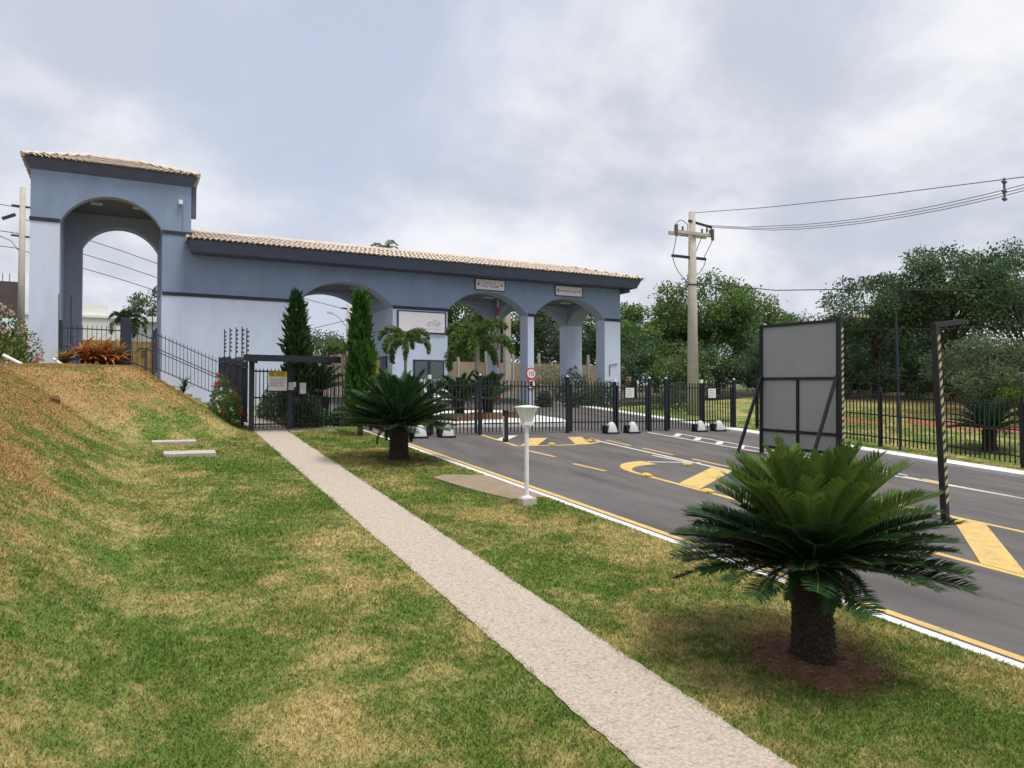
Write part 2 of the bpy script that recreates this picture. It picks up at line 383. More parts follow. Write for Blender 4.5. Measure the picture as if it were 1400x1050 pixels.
# rounded island outline, X 11.2 .. 14.25
tip = [(11.2+1.5*(1-math.cos(t))*.98+.02, 15.35+1.55*math.sin(t)) for t in np.linspace(0, math.pi/2, 9)]
tin = [(11.36+1.45*(1-math.cos(t))*.95, 15.3+1.0*math.sin(t)) for t in np.linspace(0, math.pi/2, 9)]
strip(tip, tin, M['yellow'])
line((11.28, 15.35), (11.28, 2.0), .15, M['yellow'])
line((12.75, 16.75), (14.15, 16.2), .11, M['roadwhite'])
line((14.28, 12.2), (14.40, 2.0), .15, M['yellow'])
def chev(x0, y0, x1, y1, w): strip([(x0, y0-w), (x1, y1-w)], [(x0, y0+w*.0), (x1, y1)], M['yellow'], .009)
chev(11.36, 13.75, 13.85, 15.45, .72); chev(11.36, 10.2, 14.2, 12.3, .72); chev(11.36, 6.9, 14.3, 9.25, .66); chev(11.36, 3.4, 14.3, 5.8, .66)
line((14.05, 21.3), (13.95, 13.2), .13, M['roadwhite'])
line((13.72, 17.8), (13.86, 16.2), .11, M['roadwhite'])
for a, b in ((21.2, 19.8), (19.2, 17.7), (16.9, 15.4)): line((14.45, a), (14.42, b), .12, M['yellow'])
# island by the gate
line((10.85, 23.4), (10.68, 20.4), .14, M['yellow'])
t2 = [(10.75, 20.4), (12.2, 20.28), (13.3, 20.4), (13.9, 20.75), (14.2, 21.25), (14.25, 21.8)]
strip(t2, [(x-.05, y+.13) for x, y in t2], M['yellow'])
strip([(10.85, 20.5), (12.1, 22.2)], [(11.4, 20.45), (12.7, 22.1)], M['yellow'], .009)
strip([(12.75, 20.4), (13.55, 22.2)], [(13.35, 20.45), (14.1, 22.2)], M['yellow'], .009)
strip([(10.75, 22.0), (11.6, 23.0)], [(10.75, 21.5), (12.0, 22.9)], M['roadwhite'], .009)
# hatched white separator at X about 18
line((17.55, 23.0), (18.0, 9.0), .13, M['roadwhite']); line((18.55, 22.6), (18.3, 13.0), .12, M['roadwhite']); line((18.05, 12.9), (17.85, 3.0), .12, M['roadwhite'])
for y in (22.0, 20.9, 19.8, 18.8, 13.9): line((17.75, y-.35), (18.4, y+.25), .22, M['roadwhite'], .009, 2)
line((17.95, 12.2), (18.2, 12.2), .5, M['yellow'], .012, 2)

# ------------------------------------------------------------------ grass blades
def grass():
    rng = np.random.default_rng(4)
    def field(n, x0, x1, y0, y1, keep):
        X = rng.uniform(x0, x1, n); Y = rng.uniform(y0, y1, n); k = keep(X, Y); return X[k], Y[k]
    xs, ys = [], []
    F_ = np.array([math.sin(math.radians(27.2)), math.cos(math.radians(27.2))])
    def density_keep(X, Y, side):
        d = np.maximum(X*F_[0]+Y*F_[1], 1.0)
        lat = X*F_[1]-Y*F_[0]
        vis = (np.abs(lat) < .78*d+1.2)
        p = np.clip((5.0/np.maximum(d, 4.2))**1.35, 0, 1)*vis
        ok = rng.random(len(X)) < p
        if side == 'l': ok &= X < pl(Y)-.01+.05*np.sin(Y*9)*np.sin(Y*3.7)*(rng.random(len(X)) < .5)
        elif side == 'm': ok &= (X > pl(Y)+PW+.005-.05*np.sin(Y*8)*np.sin(Y*2.9)*(rng.random(len(X)) < .5)) & (X < xk(Y)-.085)
        ok &= (np.hypot((X-5.97)/.60, (Y-5.25)/.60) > (1+.12*np.sin(5*np.arctan2(Y-5.25, X-5.97)))*rng.uniform(.55, 1.1, len(X))**.5)
        ok &= np.hypot(X-6.21, Y-18.27) > .55
        ok &= ~((X > 6.1+.2*(15.6-Y)) & (X < 7.5) & (Y > 13.0) & (Y < 15.8))
        return ok
    for s, n, x0, x1, y0, y1 in (('l', 1500000, -6, 4, 2, 30), ('m', 620000, 4, 8, 2, 25.2)):
        X, Y = field(n, x0, x1, y0, y1, lambda a, b: density_keep(a, b, s)); xs.append(X); ys.append(Y)
    X, Y = field(60000, 22.2, 36, 6, 26, lambda a, b: rng.random(len(a)) < .6); xs.append(X); ys.append(Y)
    X = np.concatenate(xs); Y = np.concatenate(ys); n = len(X)
    Zb = zg(X, Y); d = np.maximum(X*F_[0]+Y*F_[1], 4)
    clump = np.sin(X*2.1+1.3*np.sin(Y*1.1))*np.sin(Y*1.9+1.7*np.sin(X*.8))
    h = (.022+.02*rng.random(n)+.007*clump)*(1+.012*(d-5)); w = (.0042+.003*rng.random(n))*(d/5)**.7
    a = rng.uniform(0, 2*np.pi, n); lean = rng.uniform(.3, 1.3, n)*h; b = rng.uniform(0, 2*np.pi, n)
    B = np.stack([X, Y, Zb-.004], 1); R = np.stack([np.cos(a), np.sin(a), 0*a], 1)*w[:, None]
    T = B+np.stack([np.cos(b)*lean, np.sin(b)*lean, h], 1)
    V = np.empty((n*3, 3)); V[0::3] = B-R; V[1::3] = B+R; V[2::3] = T
    t = np.repeat(np.clip(.5+.25*rng.standard_normal(n), 0, 1), 3)
    o = link('grass_blades', arr_mesh('grass_blades', V, np.arange(n*3).reshape(n, 3), M['blade'], t))
    stuff(tag(o, 'short mown grass, green with straw-coloured patches, over the lawns', 'grass'))
    return n
NGRASS = grass()

# ------------------------------------------------------------------ gatehouse
Y0, Y1 = 35.4, 40.3; FT = .87           # front and back face, wall thickness
ZB, ZC, ZT = 7.53, 8.60, 9.45           # springing band, arch crown, wall head
gate_house = thing('entrance_gatehouse', 'long blue-grey gatehouse with four arches, a tall end tower and cream tiled roofs', 'building', (13, 37.8, 2.8))
def gpart(m, name, mats, parent=None, **k):
    o = m.build(name, mats, parent or gate_house, **k)
    p = parent or gate_house
    o.matrix_parent_inverse = Matrix.Translation(-Vector(gate_house.location)); return o
def arc(x0, x1, zs, rise, n=24):
    a = (x1-x0)/2; R = (a*a+rise*rise)/(2*rise); cz = zs+rise-R; th = math.asin(min(1, a/R)); cx = (x0+x1)/2
    return [(cx+R*math.sin(t), cz+R*math.cos(t)) for t in np.linspace(-th, th, n)]
def arch_panel(x0, x1, zs, rise, ztop, y0, y1, face_front=True, axis='y'):
    """spandrel over an arch; material 0 on the outer face, 1 elsewhere"""
    m = MB(); A = arc(x0, x1, zs, rise)
    P = (lambda u, t, z: (u, t, z)) if axis == 'y' else (lambda u, t, z: (t, u, z))
    for (xa, za), (xb, zb) in zip(A[:-1], A[1:]):
        m.cur = 0 if face_front else 1
        m.add([P(xa, y0, za), P(xb, y0, zb), P(xb, y0, ztop), P(xa, y0, ztop)], [(0,1,2,3)])
        m.cur = 1
        m.add([P(xa, y1, za), P(xb, y1, zb), P(xb, y1, ztop), P(xa, y1, ztop)], [(3,2,1,0)])
        m.add([P(xa, y0, za), P(xb, y0, zb), P(xb, y1, zb), P(xa, y1, za)], [(0,1,2,3)])
    m.add([P(x0, y0, ztop), P(x1, y0, ztop), P(x1, y1, ztop), P(x0, y1, ztop)], [(0,1,2,3)])
    return m
def box_part(name, mtl, *b, parent=None, bevel=0): return gpart(MB().box(*b), name, mtl, parent, bevel=bevel)
XT0, XT1 = -3.27, 2.63                 # tower
B2 = (7.2, 11.7); B3 = (14.57, 19.15); B4 = (19.52, 24.04); XE = 25.10
low = 2.2
# lower piers and walls, pale
box_part('pier', M['pale'], XT0, -2.25, Y0, Y0+FT, 3.6, 10.2)
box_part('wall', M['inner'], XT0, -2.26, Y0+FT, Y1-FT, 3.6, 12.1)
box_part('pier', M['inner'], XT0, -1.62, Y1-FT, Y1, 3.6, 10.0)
box_part('wall', M['pale'], 1.50, B2[0], Y0, Y1, low, ZB)
gw = box_part('wall', M['pale'], B2[1], B3[0], Y0, Y1, low, ZB)
for x0, x1 in ((B3[1], B4[0]), (B4[1], XE)):
    box_part('pier', M['pale'], x0, x1, Y0, Y0+FT, low, ZB)
    box_part('pier', M['pale'], x0, x1, Y1-FT, Y1, low, ZB)
# upper walls, blue outside
def upper(x0, x1, z0, z1, y0=Y0, y1=Y0+FT): box_part('upper_wall', M['blue'], x0, x1, y0, y1, z0, z1)
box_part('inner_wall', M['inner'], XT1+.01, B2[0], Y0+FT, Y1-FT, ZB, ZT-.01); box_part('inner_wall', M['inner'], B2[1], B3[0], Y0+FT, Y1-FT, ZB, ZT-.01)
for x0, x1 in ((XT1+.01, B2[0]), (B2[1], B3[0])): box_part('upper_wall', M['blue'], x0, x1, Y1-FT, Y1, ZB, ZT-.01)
upper(XT1, B2[0], ZB, ZT); upper(B2[1], B3[0], ZB, ZT); upper(B3[1], B4[0], ZB, ZT); upper(B4[1], XE, ZB, ZT)
for a, b in (B2, B3, B4):
    gpart(arch_panel(a, b, ZB, ZC-ZB, ZT, Y0, Y0+FT), 'arch_wall', [M['blue'], M['inner']])
    gpart(arch_panel(a, b, ZB, ZC-ZB, ZT, Y1, Y1-FT, False), 'arch_wall', [M['blue'], M['inner']])
for x0, x1 in ((B3[1], B4[0]), (B4[1], XE)):
    gpart(arch_panel(Y0+FT, Y1-FT, ZB, .85, ZT-.02, x0+.003, x1-.003, False, 'x'), 'cross_arch', [M['blue'], M['inner']])
    box_part('upper_wall', M['pale'], x0, x1, Y1-FT, Y1, ZB, ZT)
for a, b in (B2, B3, B4):
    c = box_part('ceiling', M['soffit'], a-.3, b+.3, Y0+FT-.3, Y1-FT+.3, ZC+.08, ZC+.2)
    for q in ((a+b)/2-1.1, (a+b)/2+1.1):
        box_part('ceiling_lamp', M['white'], q-.3, q+.3, 37.6, 37.85, ZC+.03, ZC+.085)
# tower upper
upper(XT0, -2.25, 10.2, 12.35); upper(1.50, XT1, 7.53, 12.35); 
box_part('upper_wall', M['blue'], 1.503, XT1-.003, Y0+FT, Y1, 7.53, 12.35)
gpart(arch_panel(-2.25, 1.50, 10.2, 1.2, 12.35, Y0, Y0+FT*.55), 'arch_wall', [M['blue'], M['inner']])
gpart(arch_panel(-1.62, 1.50, 10.0, 1.0, 12.35, Y1, Y1-FT, False), 'arch_wall', [M['blue'], M['inner']])
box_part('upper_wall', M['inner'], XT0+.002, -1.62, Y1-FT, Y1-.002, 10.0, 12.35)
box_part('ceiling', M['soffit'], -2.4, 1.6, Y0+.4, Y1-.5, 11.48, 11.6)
for q in (-1.0, .6): box_part('ceiling_lamp', M['white'], q-.22, q+.22, 37.0, 37.3, 11.42, 11.49)
# dark trim bands at the springing
def band(x0, x1, z, y=Y0): box_part('trim_band', M['band'], x0, x1, y-.035, y+.02, z-.075, z+.075)
band(1.52, B2[0], ZB); band(B2[1], B3[0], ZB); band(B3[1]-.0, B4[0], ZB); band(B4[1], XE+.03, ZB); band(XT0-.03, -2.25, 10.2); band(1.50, XT1+.03, 10.15)
# cornice boards and tiled roofs
def cornice(x0, x1, y0, y1, zb, zt, ob, ot, name='fascia'):
    """flared cornice round a rectangle: offset ob at the bottom, ot at the top"""
    m = MB(); r = lambda o, z: [(x0-o, y0-o, z), (x1+o, y0-o, z), (x1+o, y1+o, z), (x0-o, y1+o, z)]
    m.add(r(ob, zb)+r(ot, zt), [(0,1,2,3), (7,6,5,4)]+[(i, (i+1) % 4, (i+1) % 4+4, i+4) for i in range(4)])
    return gpart(m, name, M['fascia'])
def tiled(x0, x1, y0, y1, ze, rise, hipl, hipr, step=.225, row=.42):
    """cream barrel tiles on a hipped roof; each tile a bowed piece, laid in overlapping rows"""
    ym = (y0+y1)/2; ny = max(3, round((ym-y0)/row)); rs = (ym-y0)/ny
    root = MB().add([(x0, y0, ze), (x1, y0, ze), (x1, y1, ze), (x0, y1, ze), (x0+hipl, ym, ze+rise), (x1-hipr, ym, ze+rise)],
        [(0,1,5,4), (2,3,4,5), (1,2,5), (3,0,4)])
    base = gpart(root, 'roof', M['tile'])
    V = []; F = []; rnd = random.Random(3)
    def tile(c, ux, uy, L, w, up):
        b = len(V); n = 5
        for e, (t, sc) in enumerate(((0, 1.0), (1, .92))):
            for i in range(n+1):
                a = math.pi*i/n; p = c+uy*(L*t)+ux*(-math.cos(a)*w/2*sc)+up*(math.sin(a)*w*.30*sc+.014*(1-t))
                V.append(tuple(p))
        for i in range(n): F.append((b+i, b+i+1, b+n+2+i, b+n+1+i))
        F_ = [b+i for i in range(n+1)]
    def slope(o, ux, uy, W, Lh, hl, hr):
        up = ux.cross(uy).normalized(); nr = max(3, round(Lh/row)); r = Lh/nr
        for j in range(nr):
            t = j/nr; a = hl*t; b = W-hr*t; k = int((b-a)/step)
            for i in range(k):
                u = a+(b-a)*(i+.5)/k
                tile(o+ux*u+uy*(j*r-.05)+Vector((rnd.uniform(-.006, .006), rnd.uniform(-.012, .012), rnd.uniform(0, .012))), ux, uy, r*1.1, step*1.0, up)
    dx = Vector((1,0,0)); dy = Vector((0,1,0))
    sl = Vector((0, ym-y0, rise)); slope(Vector((x0, y0, ze)), dx, sl.normalized(), x1-x0, sl.length, hipl, hipr)
    sl = Vector((0, y0-ym, rise)); slope(Vector((x1, y1, ze)), -dx, sl.normalized(), x1-x0, sl.length, hipr, hipl)
    if hipr: sl = Vector((-hipr, 0, rise)); slope(Vector((x1, y0, ze)), dy, sl.normalized(), y1-y0, sl.length, ym-y0, y1-ym)
    if hipl: sl = Vector((hipl, 0, rise)); slope(Vector((x0, y1, ze)), -dy, sl.normalized(), y1-y0, sl.length, y1-ym, ym-y0)
    m = MB(); m.v = V; m.f = [list(f) for f in F]; m.m = [0]*len(F)
    o = gpart(m, 'roof_tiles', M['tile']); stuff(o)
    r = MB().tube([(x0+hipl, ym, ze+rise+.05), (x1-hipr, ym, ze+rise+.05)], .11, 8)
    if hipr:
        for yy in (y0, y1): r.tube([(x1, yy, ze+.04), (x1-hipr, ym, ze+rise+.05)], .10, 8)
    if hipl:
        for yy in (y0, y1): r.tube([(x0, yy, ze+.04), (x0+hipl, ym, ze+rise+.05)], .10, 8)
    gpart(r, 'ridge_tiles', M['tile'])
cornice(XT0, XT1, Y0, Y1, 12.2, 12.62, .04, .24)
tiled(XT0-.28, XT1+.28, Y0-.3, Y1+.3, 12.62, 1.0, 2.3, 2.3)
box_part('downpipe_box', M['fascia'], XT1+.02, XT1+.2, Y0+.05, Y0+.4, 10.9, 12.25)
MX0, MX1 = 2.95, 25.33
cornice(MX0, MX1, Y0-.55, Y1+.1, 9.27, 9.74, .30, .50)
box_part('eave_box', M['fascia'], MX1-.25, MX1+.12, Y0-.45, Y1, 9.08, 9.28)
tiled(MX0-.55, MX1+.55, Y0-1.1, Y1+.65, 9.75, .94, .0, 2.6)
# guardhouse window and frame
win = box_part('window', M['navy'], 12.75, 14.38, Y0-.05, Y0+.05, 3.7, 5.0)
for a, b in ((12.82, 13.53), (13.60, 14.31)): box_part('pane', M['glass'], a, b, Y0-.062, Y0-.04, 3.77, 4.93, parent=win)
for o in win.children: o.matrix_parent_inverse = Matrix.Identity(4); o.location = (0,0,0)
# side window of the guardhouse passage with posters
sw = box_part('window', M['navy'], B2[1]-.06, B2[1]+.02, 36.2, 38.2, 3.4, 5.2)
for a, b, mm in ((36.25, 37.15, 'blueposter'), (37.2, 38.15, 'signyellow')):
    q = box_part('pane', M[mm], B2[1]-.075, B2[1]-.05, a, b, 3.5, 5.05, parent=sw); q.matrix_parent_inverse = Matrix.Identity(4)
# little cable outlet and wall lamp on the tower corner
gpart(MB().tube([(2.3, Y0-.03, 10.2), (2.3, Y0-.03, 11.3), (2.2, Y0-.12, 11.45)], .013, 6), 'cable_pipe', M['blue'])
box_part('wall_lamp', M['white'], 2.12, 2.27, Y0-.2, Y0-.01, 11.38, 11.55)
gpart(MB().tube([(24.35, Y0-.04, 4.4), (24.35, Y0-.04, 5.0), (24.9, Y0-.04, 5.05)], .02, 6), 'cable_pipe', M['iron'])

# ------------------------------------------------------------------ signs on the gatehouse
def scribble(m, x0, x1, z0, z1, y, seed, words=2, bold=.45):
    """illegible small lettering: short upright strokes and bars"""
    r = random.Random(seed); x = x0; h = z1-z0
    gaps = sorted(r.uniform(x0+.2*(x1-x0), x0+.8*(x1-x0)) for _ in range(words-1))
    while x < x1-h*.4:
        w = h*r.uniform(.35, .6)
        if any(abs(x-g) < h*.45 for g in gaps): x += w; continue
        t = h*.2*bold*2
        k = r.randint(0, 3)
        m.box(x, x+t, y-.004, y, z0, z1)
        if k != 1: m.box(x+t, x+w, y-.004, y, z1-t, z1)
        if k != 0: m.box(x+t, x+w, y-.004, y, z0, z0+t)
        if k == 2: m.box(x+w-t, x+w, y-.0041, y, z0+t, z1-t)
        x += w+h*.22
    return m
def wall_sign(x0, x1, z0, z1, label, lines, seed):
    t = thing('wall_sign', label, 'sign', ((x0+x1)/2, Y0-.02, z0)); inv = Matrix.Translation(-Vector(t.location))
    def P(m, n, mm): o = m.build(n, mm, t); o.matrix_parent_inverse = inv; return o
    P(MB().box(x0, x1, Y0-.06, Y0, z0, z1), 'panel', M['plate'])
    fr = MB(); e = .035
    fr.box(x0-e, x1+e, Y0-.07, Y0-.005, z1, z1+e).box(x0-e, x1+e, Y0-.07, Y0-.005, z0-e, z0).box(x0-e, x0, Y0-.07, Y0-.005, z0, z1).box(x1, x1+e, Y0-.07, Y0-.005, z0, z1)
    P(fr, 'frame', M['navy'])
    w = x1-x0; h = z1-z0; y = Y0-.062
    for (a, b, c, d, bold, n) in lines: P(scribble(MB(), x0+w*a, x0+w*b, z0+h*c, z0+h*d, y, seed+n, 2, bold), 'lettering', M['ink'])['kind'] = 'stuff'
    em = MB().box(x0+w*.075, x0+w*.11, y-.004, y, z0+h*.35, z0+h*.72); em.box(x0+w*.06, x0+w*.125, y-.0045, y, z0+h*.4, z0+h*.55)
    P(em, 'emblem', M['ink'])
    P(MB().prism([(x0+w*.86, z0+h*.52), (x0+w*.90, z0+h*.38), (x0+w*.94, z0+h*.52), (x0+w*.92, z0+h*.62), (x0+w*.88, z0+h*.62)], y-.004, y), 'emblem', M['red'])
wall_sign(16.1, 17.74, 8.70, 9.22, 'white framed sign with two lines of lettering on the gatehouse front', [(.27, .72, .56, .70, .3, 1), (.2, .82, .26, .44, .5, 2)], 5)
wall_sign(20.84, 22.50, 8.70, 9.20, 'white framed sign with a single line of lettering on the gatehouse front', [(.18, .84, .40, .58, .35, 1)], 9)
nb = thing('name_board', 'white name board with grey cursive lettering above the guardhouse window', 'sign', (13.2, Y0-.02, 6.3))
inv = Matrix.Translation(-Vector(nb.location))
def NP(m, n, mm): o = m.build(n, mm, nb); o.matrix_parent_inverse = inv; return o
NP(MB().box(11.98, 14.40, Y0-.07, Y0, 6.36, 7.34), 'panel', M['plate'])
fr = MB(); fr.box(11.92, 14.46, Y0-.085, Y0-.004, 7.34, 7.39).box(11.92, 14.46, Y0-.085, Y0-.004, 6.30, 6.36).box(11.92, 11.98, Y0-.085, Y0-.004, 6.36, 7.34).box(14.40, 14.46, Y0-.085, Y0-.004, 6.36, 7.34)
NP(fr, 'frame', M['navy'])
NP(scribble(MB(), 13.35, 14.1, 6.52, 6.56, Y0-.072, 3, 3, .4), 'lettering', M['greyink'])['kind'] = 'stuff'
def text_mesh(body, size, shear=0., bold=0.):
    cu = bpy.data.curves.new('text', 'FONT'); cu.body = body; cu.size = size; cu.shear = shear; cu.offset = bold; cu.align_x = 'CENTER'
    o = bpy.data.objects.new('text', cu); COL.objects.link(o)
    me = bpy.data.meshes.new_from_object(o.evaluated_get(bpy.context.evaluated_depsgraph_get())); bpy.data.objects.remove(o); return me
me = text_mesh('elle', .52, .4); me.materials.clear(); me.materials.append(M['greyink'])
link('lettering', me, nb, (.55, -.056, .36), (math.pi/2, 0, 0))
def disc(m, x, y, z, r, n=20): return m.prism([(x+r*math.cos(2*math.pi*i/n), z+r*math.sin(2*math.pi*i/n)) for i in range(n)], y-.012, y)
def round_sign(x, z, r, label, glyph):
    t = thing('traffic_sign', label, 'sign', (x, Y0-.03, z))
    disc(MB(), 0, 0, 0, r).build('rim', M['red'], t); disc(MB(), 0, -.0125, 0, r*.78).build('face', M['plate'], t)
    MB().box(-.03, .03, -.001, .06, -.1, .1).build('bracket', M['iron'], t)
    if glyph == 'n':
        me = text_mesh('10', r*1.1); me.materials.clear(); me.materials.append(M['black']); link('numerals', me, t, (0, -.027, -r*.38), (math.pi/2, 0, 0))
    else:
        m = MB().box(-.09, .06, -.03, -.0245, -.1, .04); disc(m, -.015, -.0245, .1, .06, 10); m.build('symbol', M['black'], t)
        MB().bar((-r*.6, -.034, r*.6), (r*.6, -.034, -r*.6), .01, .05, (0,1,0)).build('slash', M['red'], t)
round_sign(19.33, 4.42, .32, 'round red-rimmed speed limit sign fixed to the slim gatehouse column', 'n')
round_sign(19.33, 3.86, .29, 'round red-rimmed prohibition sign with slash, mounted below the speed limit sign', 's')

# ------------------------------------------------------------------ fences and gates
bar_meshes = {}
def bar_mesh(h, w=.026, mtl='iron'):
    k = (round(h, 2), w, mtl)
    if k not in bar_meshes:
        m = MB().box(-w/2, w/2, -w/2, w/2, 0, h-.05)
        m.add([(-w/2,-w/2,h-.05),(w/2,-w/2,h-.05),(w/2,w/2,h-.05),(-w/2,w/2,h-.05),(0,0,h)], [(0,1,4),(1,2,4),(2,3,4),(3,0,4)])
        o = m.build('bar', M[mtl]); bar_meshes[k] = o.data; bpy.data.objects.remove(o)
    return bar_meshes[k]
def barred(name, label, cat, p, q, h, gap, spacing, rails, group=None, zf=None, w=.032, mtl='iron', end_posts=(), post_h=None, post_w=.08, railw=.045):
    """barred panel from p to q; rails given as heights over the local base"""
    zf = zf or (lambda x, y: float(base_z(x, y)))
    p = Vector((*p, 0)); q = Vector((*q, 0)); L = (q-p).length; rz = math.atan2(q.y-p.y, q.x-p.x)
    z0 = zf(p.x, p.y); t = thing(name, label, cat, (p.x, p.y, z0), rz, group)
    at = lambda u: zf(*(p+(q-p)*(u/L)).xy)-z0
    n = max(2, round(L/spacing)); bm_ = bar_mesh(h-gap, w, mtl)
    for i in range(n):
        u = L*(i+.5)/n; link('bar', bm_, t, (u, 0, at(u)+gap))
    for r in rails: MB().bar((0, 0, at(0)+r), (L, 0, at(L)+r), railw, railw*.9).build('rail', M[mtl], t)
    for u in end_posts: 
        hh = post_h or h
        MB().box(u-post_w/2, u+post_w/2, -post_w/2, post_w/2, at(u)-.1, at(u)+hh).build('post', M[mtl], t)
    return t
GY = 23.35
def rz_(x, y): return road_z(x, y)
def leaf(x0, x1, free_right, notice, label):
    y = GY
    t = barred('gate_leaf', label, 'gate', (x0, y), (x1, y), 1.88, .07, .142, (.38, 1.66), 'driveway gate leaves', rz_)
    L = x1-x0
    for u in (.03, L-.03): MB().box(u-.035, u+.035, -.035, .035, .05, 1.72).build('stile', M['iron'], t)
    return t
GP = [(7.62, 'n'), (10.8, 't'), (14.25, 't'), (17.9, 't'), (18.68, 't'), (22.15, 't')]
gpost = None
for i, (x, k) in enumerate(GP):
    lbl = ('square dark gate post at the lawn kerb beside the slim cypress', 'square dark gate post behind the short bollard on the island line', 'square dark gate post at the striped end of the gate island', 'square dark gate post of the close pair, on the arch side', 'square dark gate post of the close pair, on the utility pole side', 'square dark gate post at the corner of the roadside fence')[i]
    if gpost is None:
        gpost = thing('gate_post', lbl, 'gate post', (x, GY, rz_(x, GY)), 0, 'gate posts across the driveway')
        MB().box(-.06, .06, -.06, .06, -.1, 1.96).build('shaft', M['iron'], gpost, bevel=.008)
        MB().box(-.072, .072, -.072, .072, 1.96, 1.99).build('cap', M['iron'], gpost)
        MB().tube([(0,0,1.99), (0,0,2.02), (0,0,2.05), (0,0,2.07)], [.05, .055, .04, .015], 10).build('cap_lamp', M['motor'], gpost, smooth=True)
    else: copy_tree(gpost, (x, GY, rz_(x, GY)), None, lbl)
pairs = [(7.74, 10.68, 9.0), (14.37, 17.78, 16.35), (18.80, 22.03, 20.5)]
motor = None
def make_motor(x, y):
    t = thing('gate_motor', 'pale grey domed gate motor cover bolted to the asphalt at the gate', 'gate motor', (x, y, rz_(x, y)), 0, 'gate motors')
    v = []; fs = []; prof = [(0, .22, .19), (.05, .22, .19), (.2, .18, .15), (.32, .12, .11), (.39, .05, .06)]
    m = MB(); n = 12
    for z, rx, ry in prof:
        for k in range(n):
            a = 2*math.pi*k/n; c = math.copysign(abs(math.cos(a))**.6, math.cos(a)); s_ = math.copysign(abs(math.sin(a))**.6, math.sin(a))
            m.v.append((rx*c+.05*z, ry*s_, z+.03))
    for j in range(len(prof)-1):
        for k in range(n): m.f.append([j*n+k, j*n+(k+1) % n, (j+1)*n+(k+1) % n, (j+1)*n+k]); m.m.append(0)
    m.f.append([(len(prof)-1)*n+k for k in range(n)]); m.m.append(0)
    m.build('cover', M['motor'], t, smooth=True)
    MB().box(-.25, .24, -.2, .2, -.03, .05).build('base', M['black'], t)
    MB().box(-.3, -.14, -.1, .14, .05, .3).build('motor_body', M['black'], t, bevel=.02)
    return t
for i, (a, b, mid) in enumerate(pairs):
    for j, (x0, x1) in enumerate(((a, mid-.03), (mid+.03, b))):
        leaf(x0, x1, True, False, (('barred black gate leaf hung at the lawn kerb behind the domed cycad', 'barred black gate leaf hung at the post behind the bollard'), ('barred black gate leaf without a notice, before the far road arch', 'barred black gate leaf with a white notice before the gatehouse end pier'), ('barred black gate leaf without a notice, before the utility pole', 'barred black gate leaf with a white notice next to the roadside fence'))[i][j])
    # lock post standing between the leaves
    t = thing('lock_post', 'slim dark lock post with white box where two gate leaves meet', 'post', (mid, GY+.09, rz_(mid, GY)), 0, 'gate lock posts')
    MB().box(-.06, .06, -.045, .045, -.1, 1.86).build('shaft', M['iron'], t); MB().box(-.05, .05, -.07, .05, 1.86, 2.0).build('lock_box', M['white'], t)
    for x in (mid-.52, mid+.42):
        if motor is None: motor = make_motor(x, GY-.42)
        else: copy_tree(motor, (x, GY-.42, rz_(x, GY-.42)), None, 'pale grey domed gate motor cover '+('on the kerb side of the cypress gates', 'on the bollard side of the cypress gates', 'on the island side of the gates before the arches', 'under the white notice before the end pier', 'before the utility pole', 'under the white notice next to the roadside fence')[2*i+(x > mid)])
        if x < mid and i == 0: motor['label'] = 'pale grey domed gate motor cover on the kerb side of the cypress gates'
barred('fence', 'barred black fence panel on the yellow-striped island between the driveway lanes', 'fence', (10.92, GY), (14.13, GY), 1.88, .07, .142, (.38, 1.66), None, rz_)
barred('fence', 'narrow barred black fence panel squeezed between two thick gate posts', 'fence', (18.02, GY), (18.56, GY), 1.88, .07, .142, (.38, 1.66), None, rz_)
for x, l in ((16.95, 'small white notice hung on the gate leaf under the gatehouse arches'), (20.95, 'small white notice hung on the gate leaf beside the utility pole')):
    t = thing('notice', l, 'notice', (x, GY-.04, rz_(x, GY)+1.28)); MB().box(-.19, .19, -.012, 0, 0, .36).build('plate', M['plate'], t)
    for k in range(4): scribble(MB(), -.14, .14, .05+.075*k, .085+.075*k, -.012, k+int(x), 2, .4).build('lettering', M['ink'], t)['kind'] = 'stuff'
# fence along the road, right side
fx = 23.25
def fz(x, y): return float(zg(x, y))
ys = [23.2, 20.5, 17.5, 15.35, 12.85, 10.0]
lab = ['barred black roadside fence panel next to the corner of the driveway gate', 'barred black roadside fence panel behind the blank sign back', 'barred black roadside fence panel with the tall thin rod', 'barred black roadside fence panel behind the striped leaning post', 'barred black roadside fence panel in front of the lawn cycad']
for i in range(5):
    barred('fence', lab[i], 'fence', (fx, ys[i]), (fx, ys[i+1]), 1.92, .1, .145, (.32, 1.08, 1.75), None, fz, end_posts=(0,), post_h=2.05, post_w=.1)
ef = thing('electric_fence', 'thin electric fence wires strung on rods over the black roadside fence', 'electric fence', (fx, 17.3, fz(fx, 17.3)))
for i, y in enumerate(ys):
    MB().tube([(0, y-17.3, fz(fx, y)-fz(fx, 17.3)+1.6), (0, y-17.3, fz(fx, y)-fz(fx, 17.3)+3.05)], .014, 5).build('rod', M['iron'], ef)
for k in range(6):
    MB().tube([(0, y-17.3, fz(fx, y)-fz(fx, 17.3)+2.15+.16*k) for y in ys], .004, 4).build('wire', M['cable'], ef)
tag(MB().tube([(23.1, 16.65, fz(23.1, 16.65)-.05), (23.0, 16.68, 5.9)], .035, 8).build('thin_pole', M['navy']), 'tall thin dark pole standing at the roadside fence', 'pole')

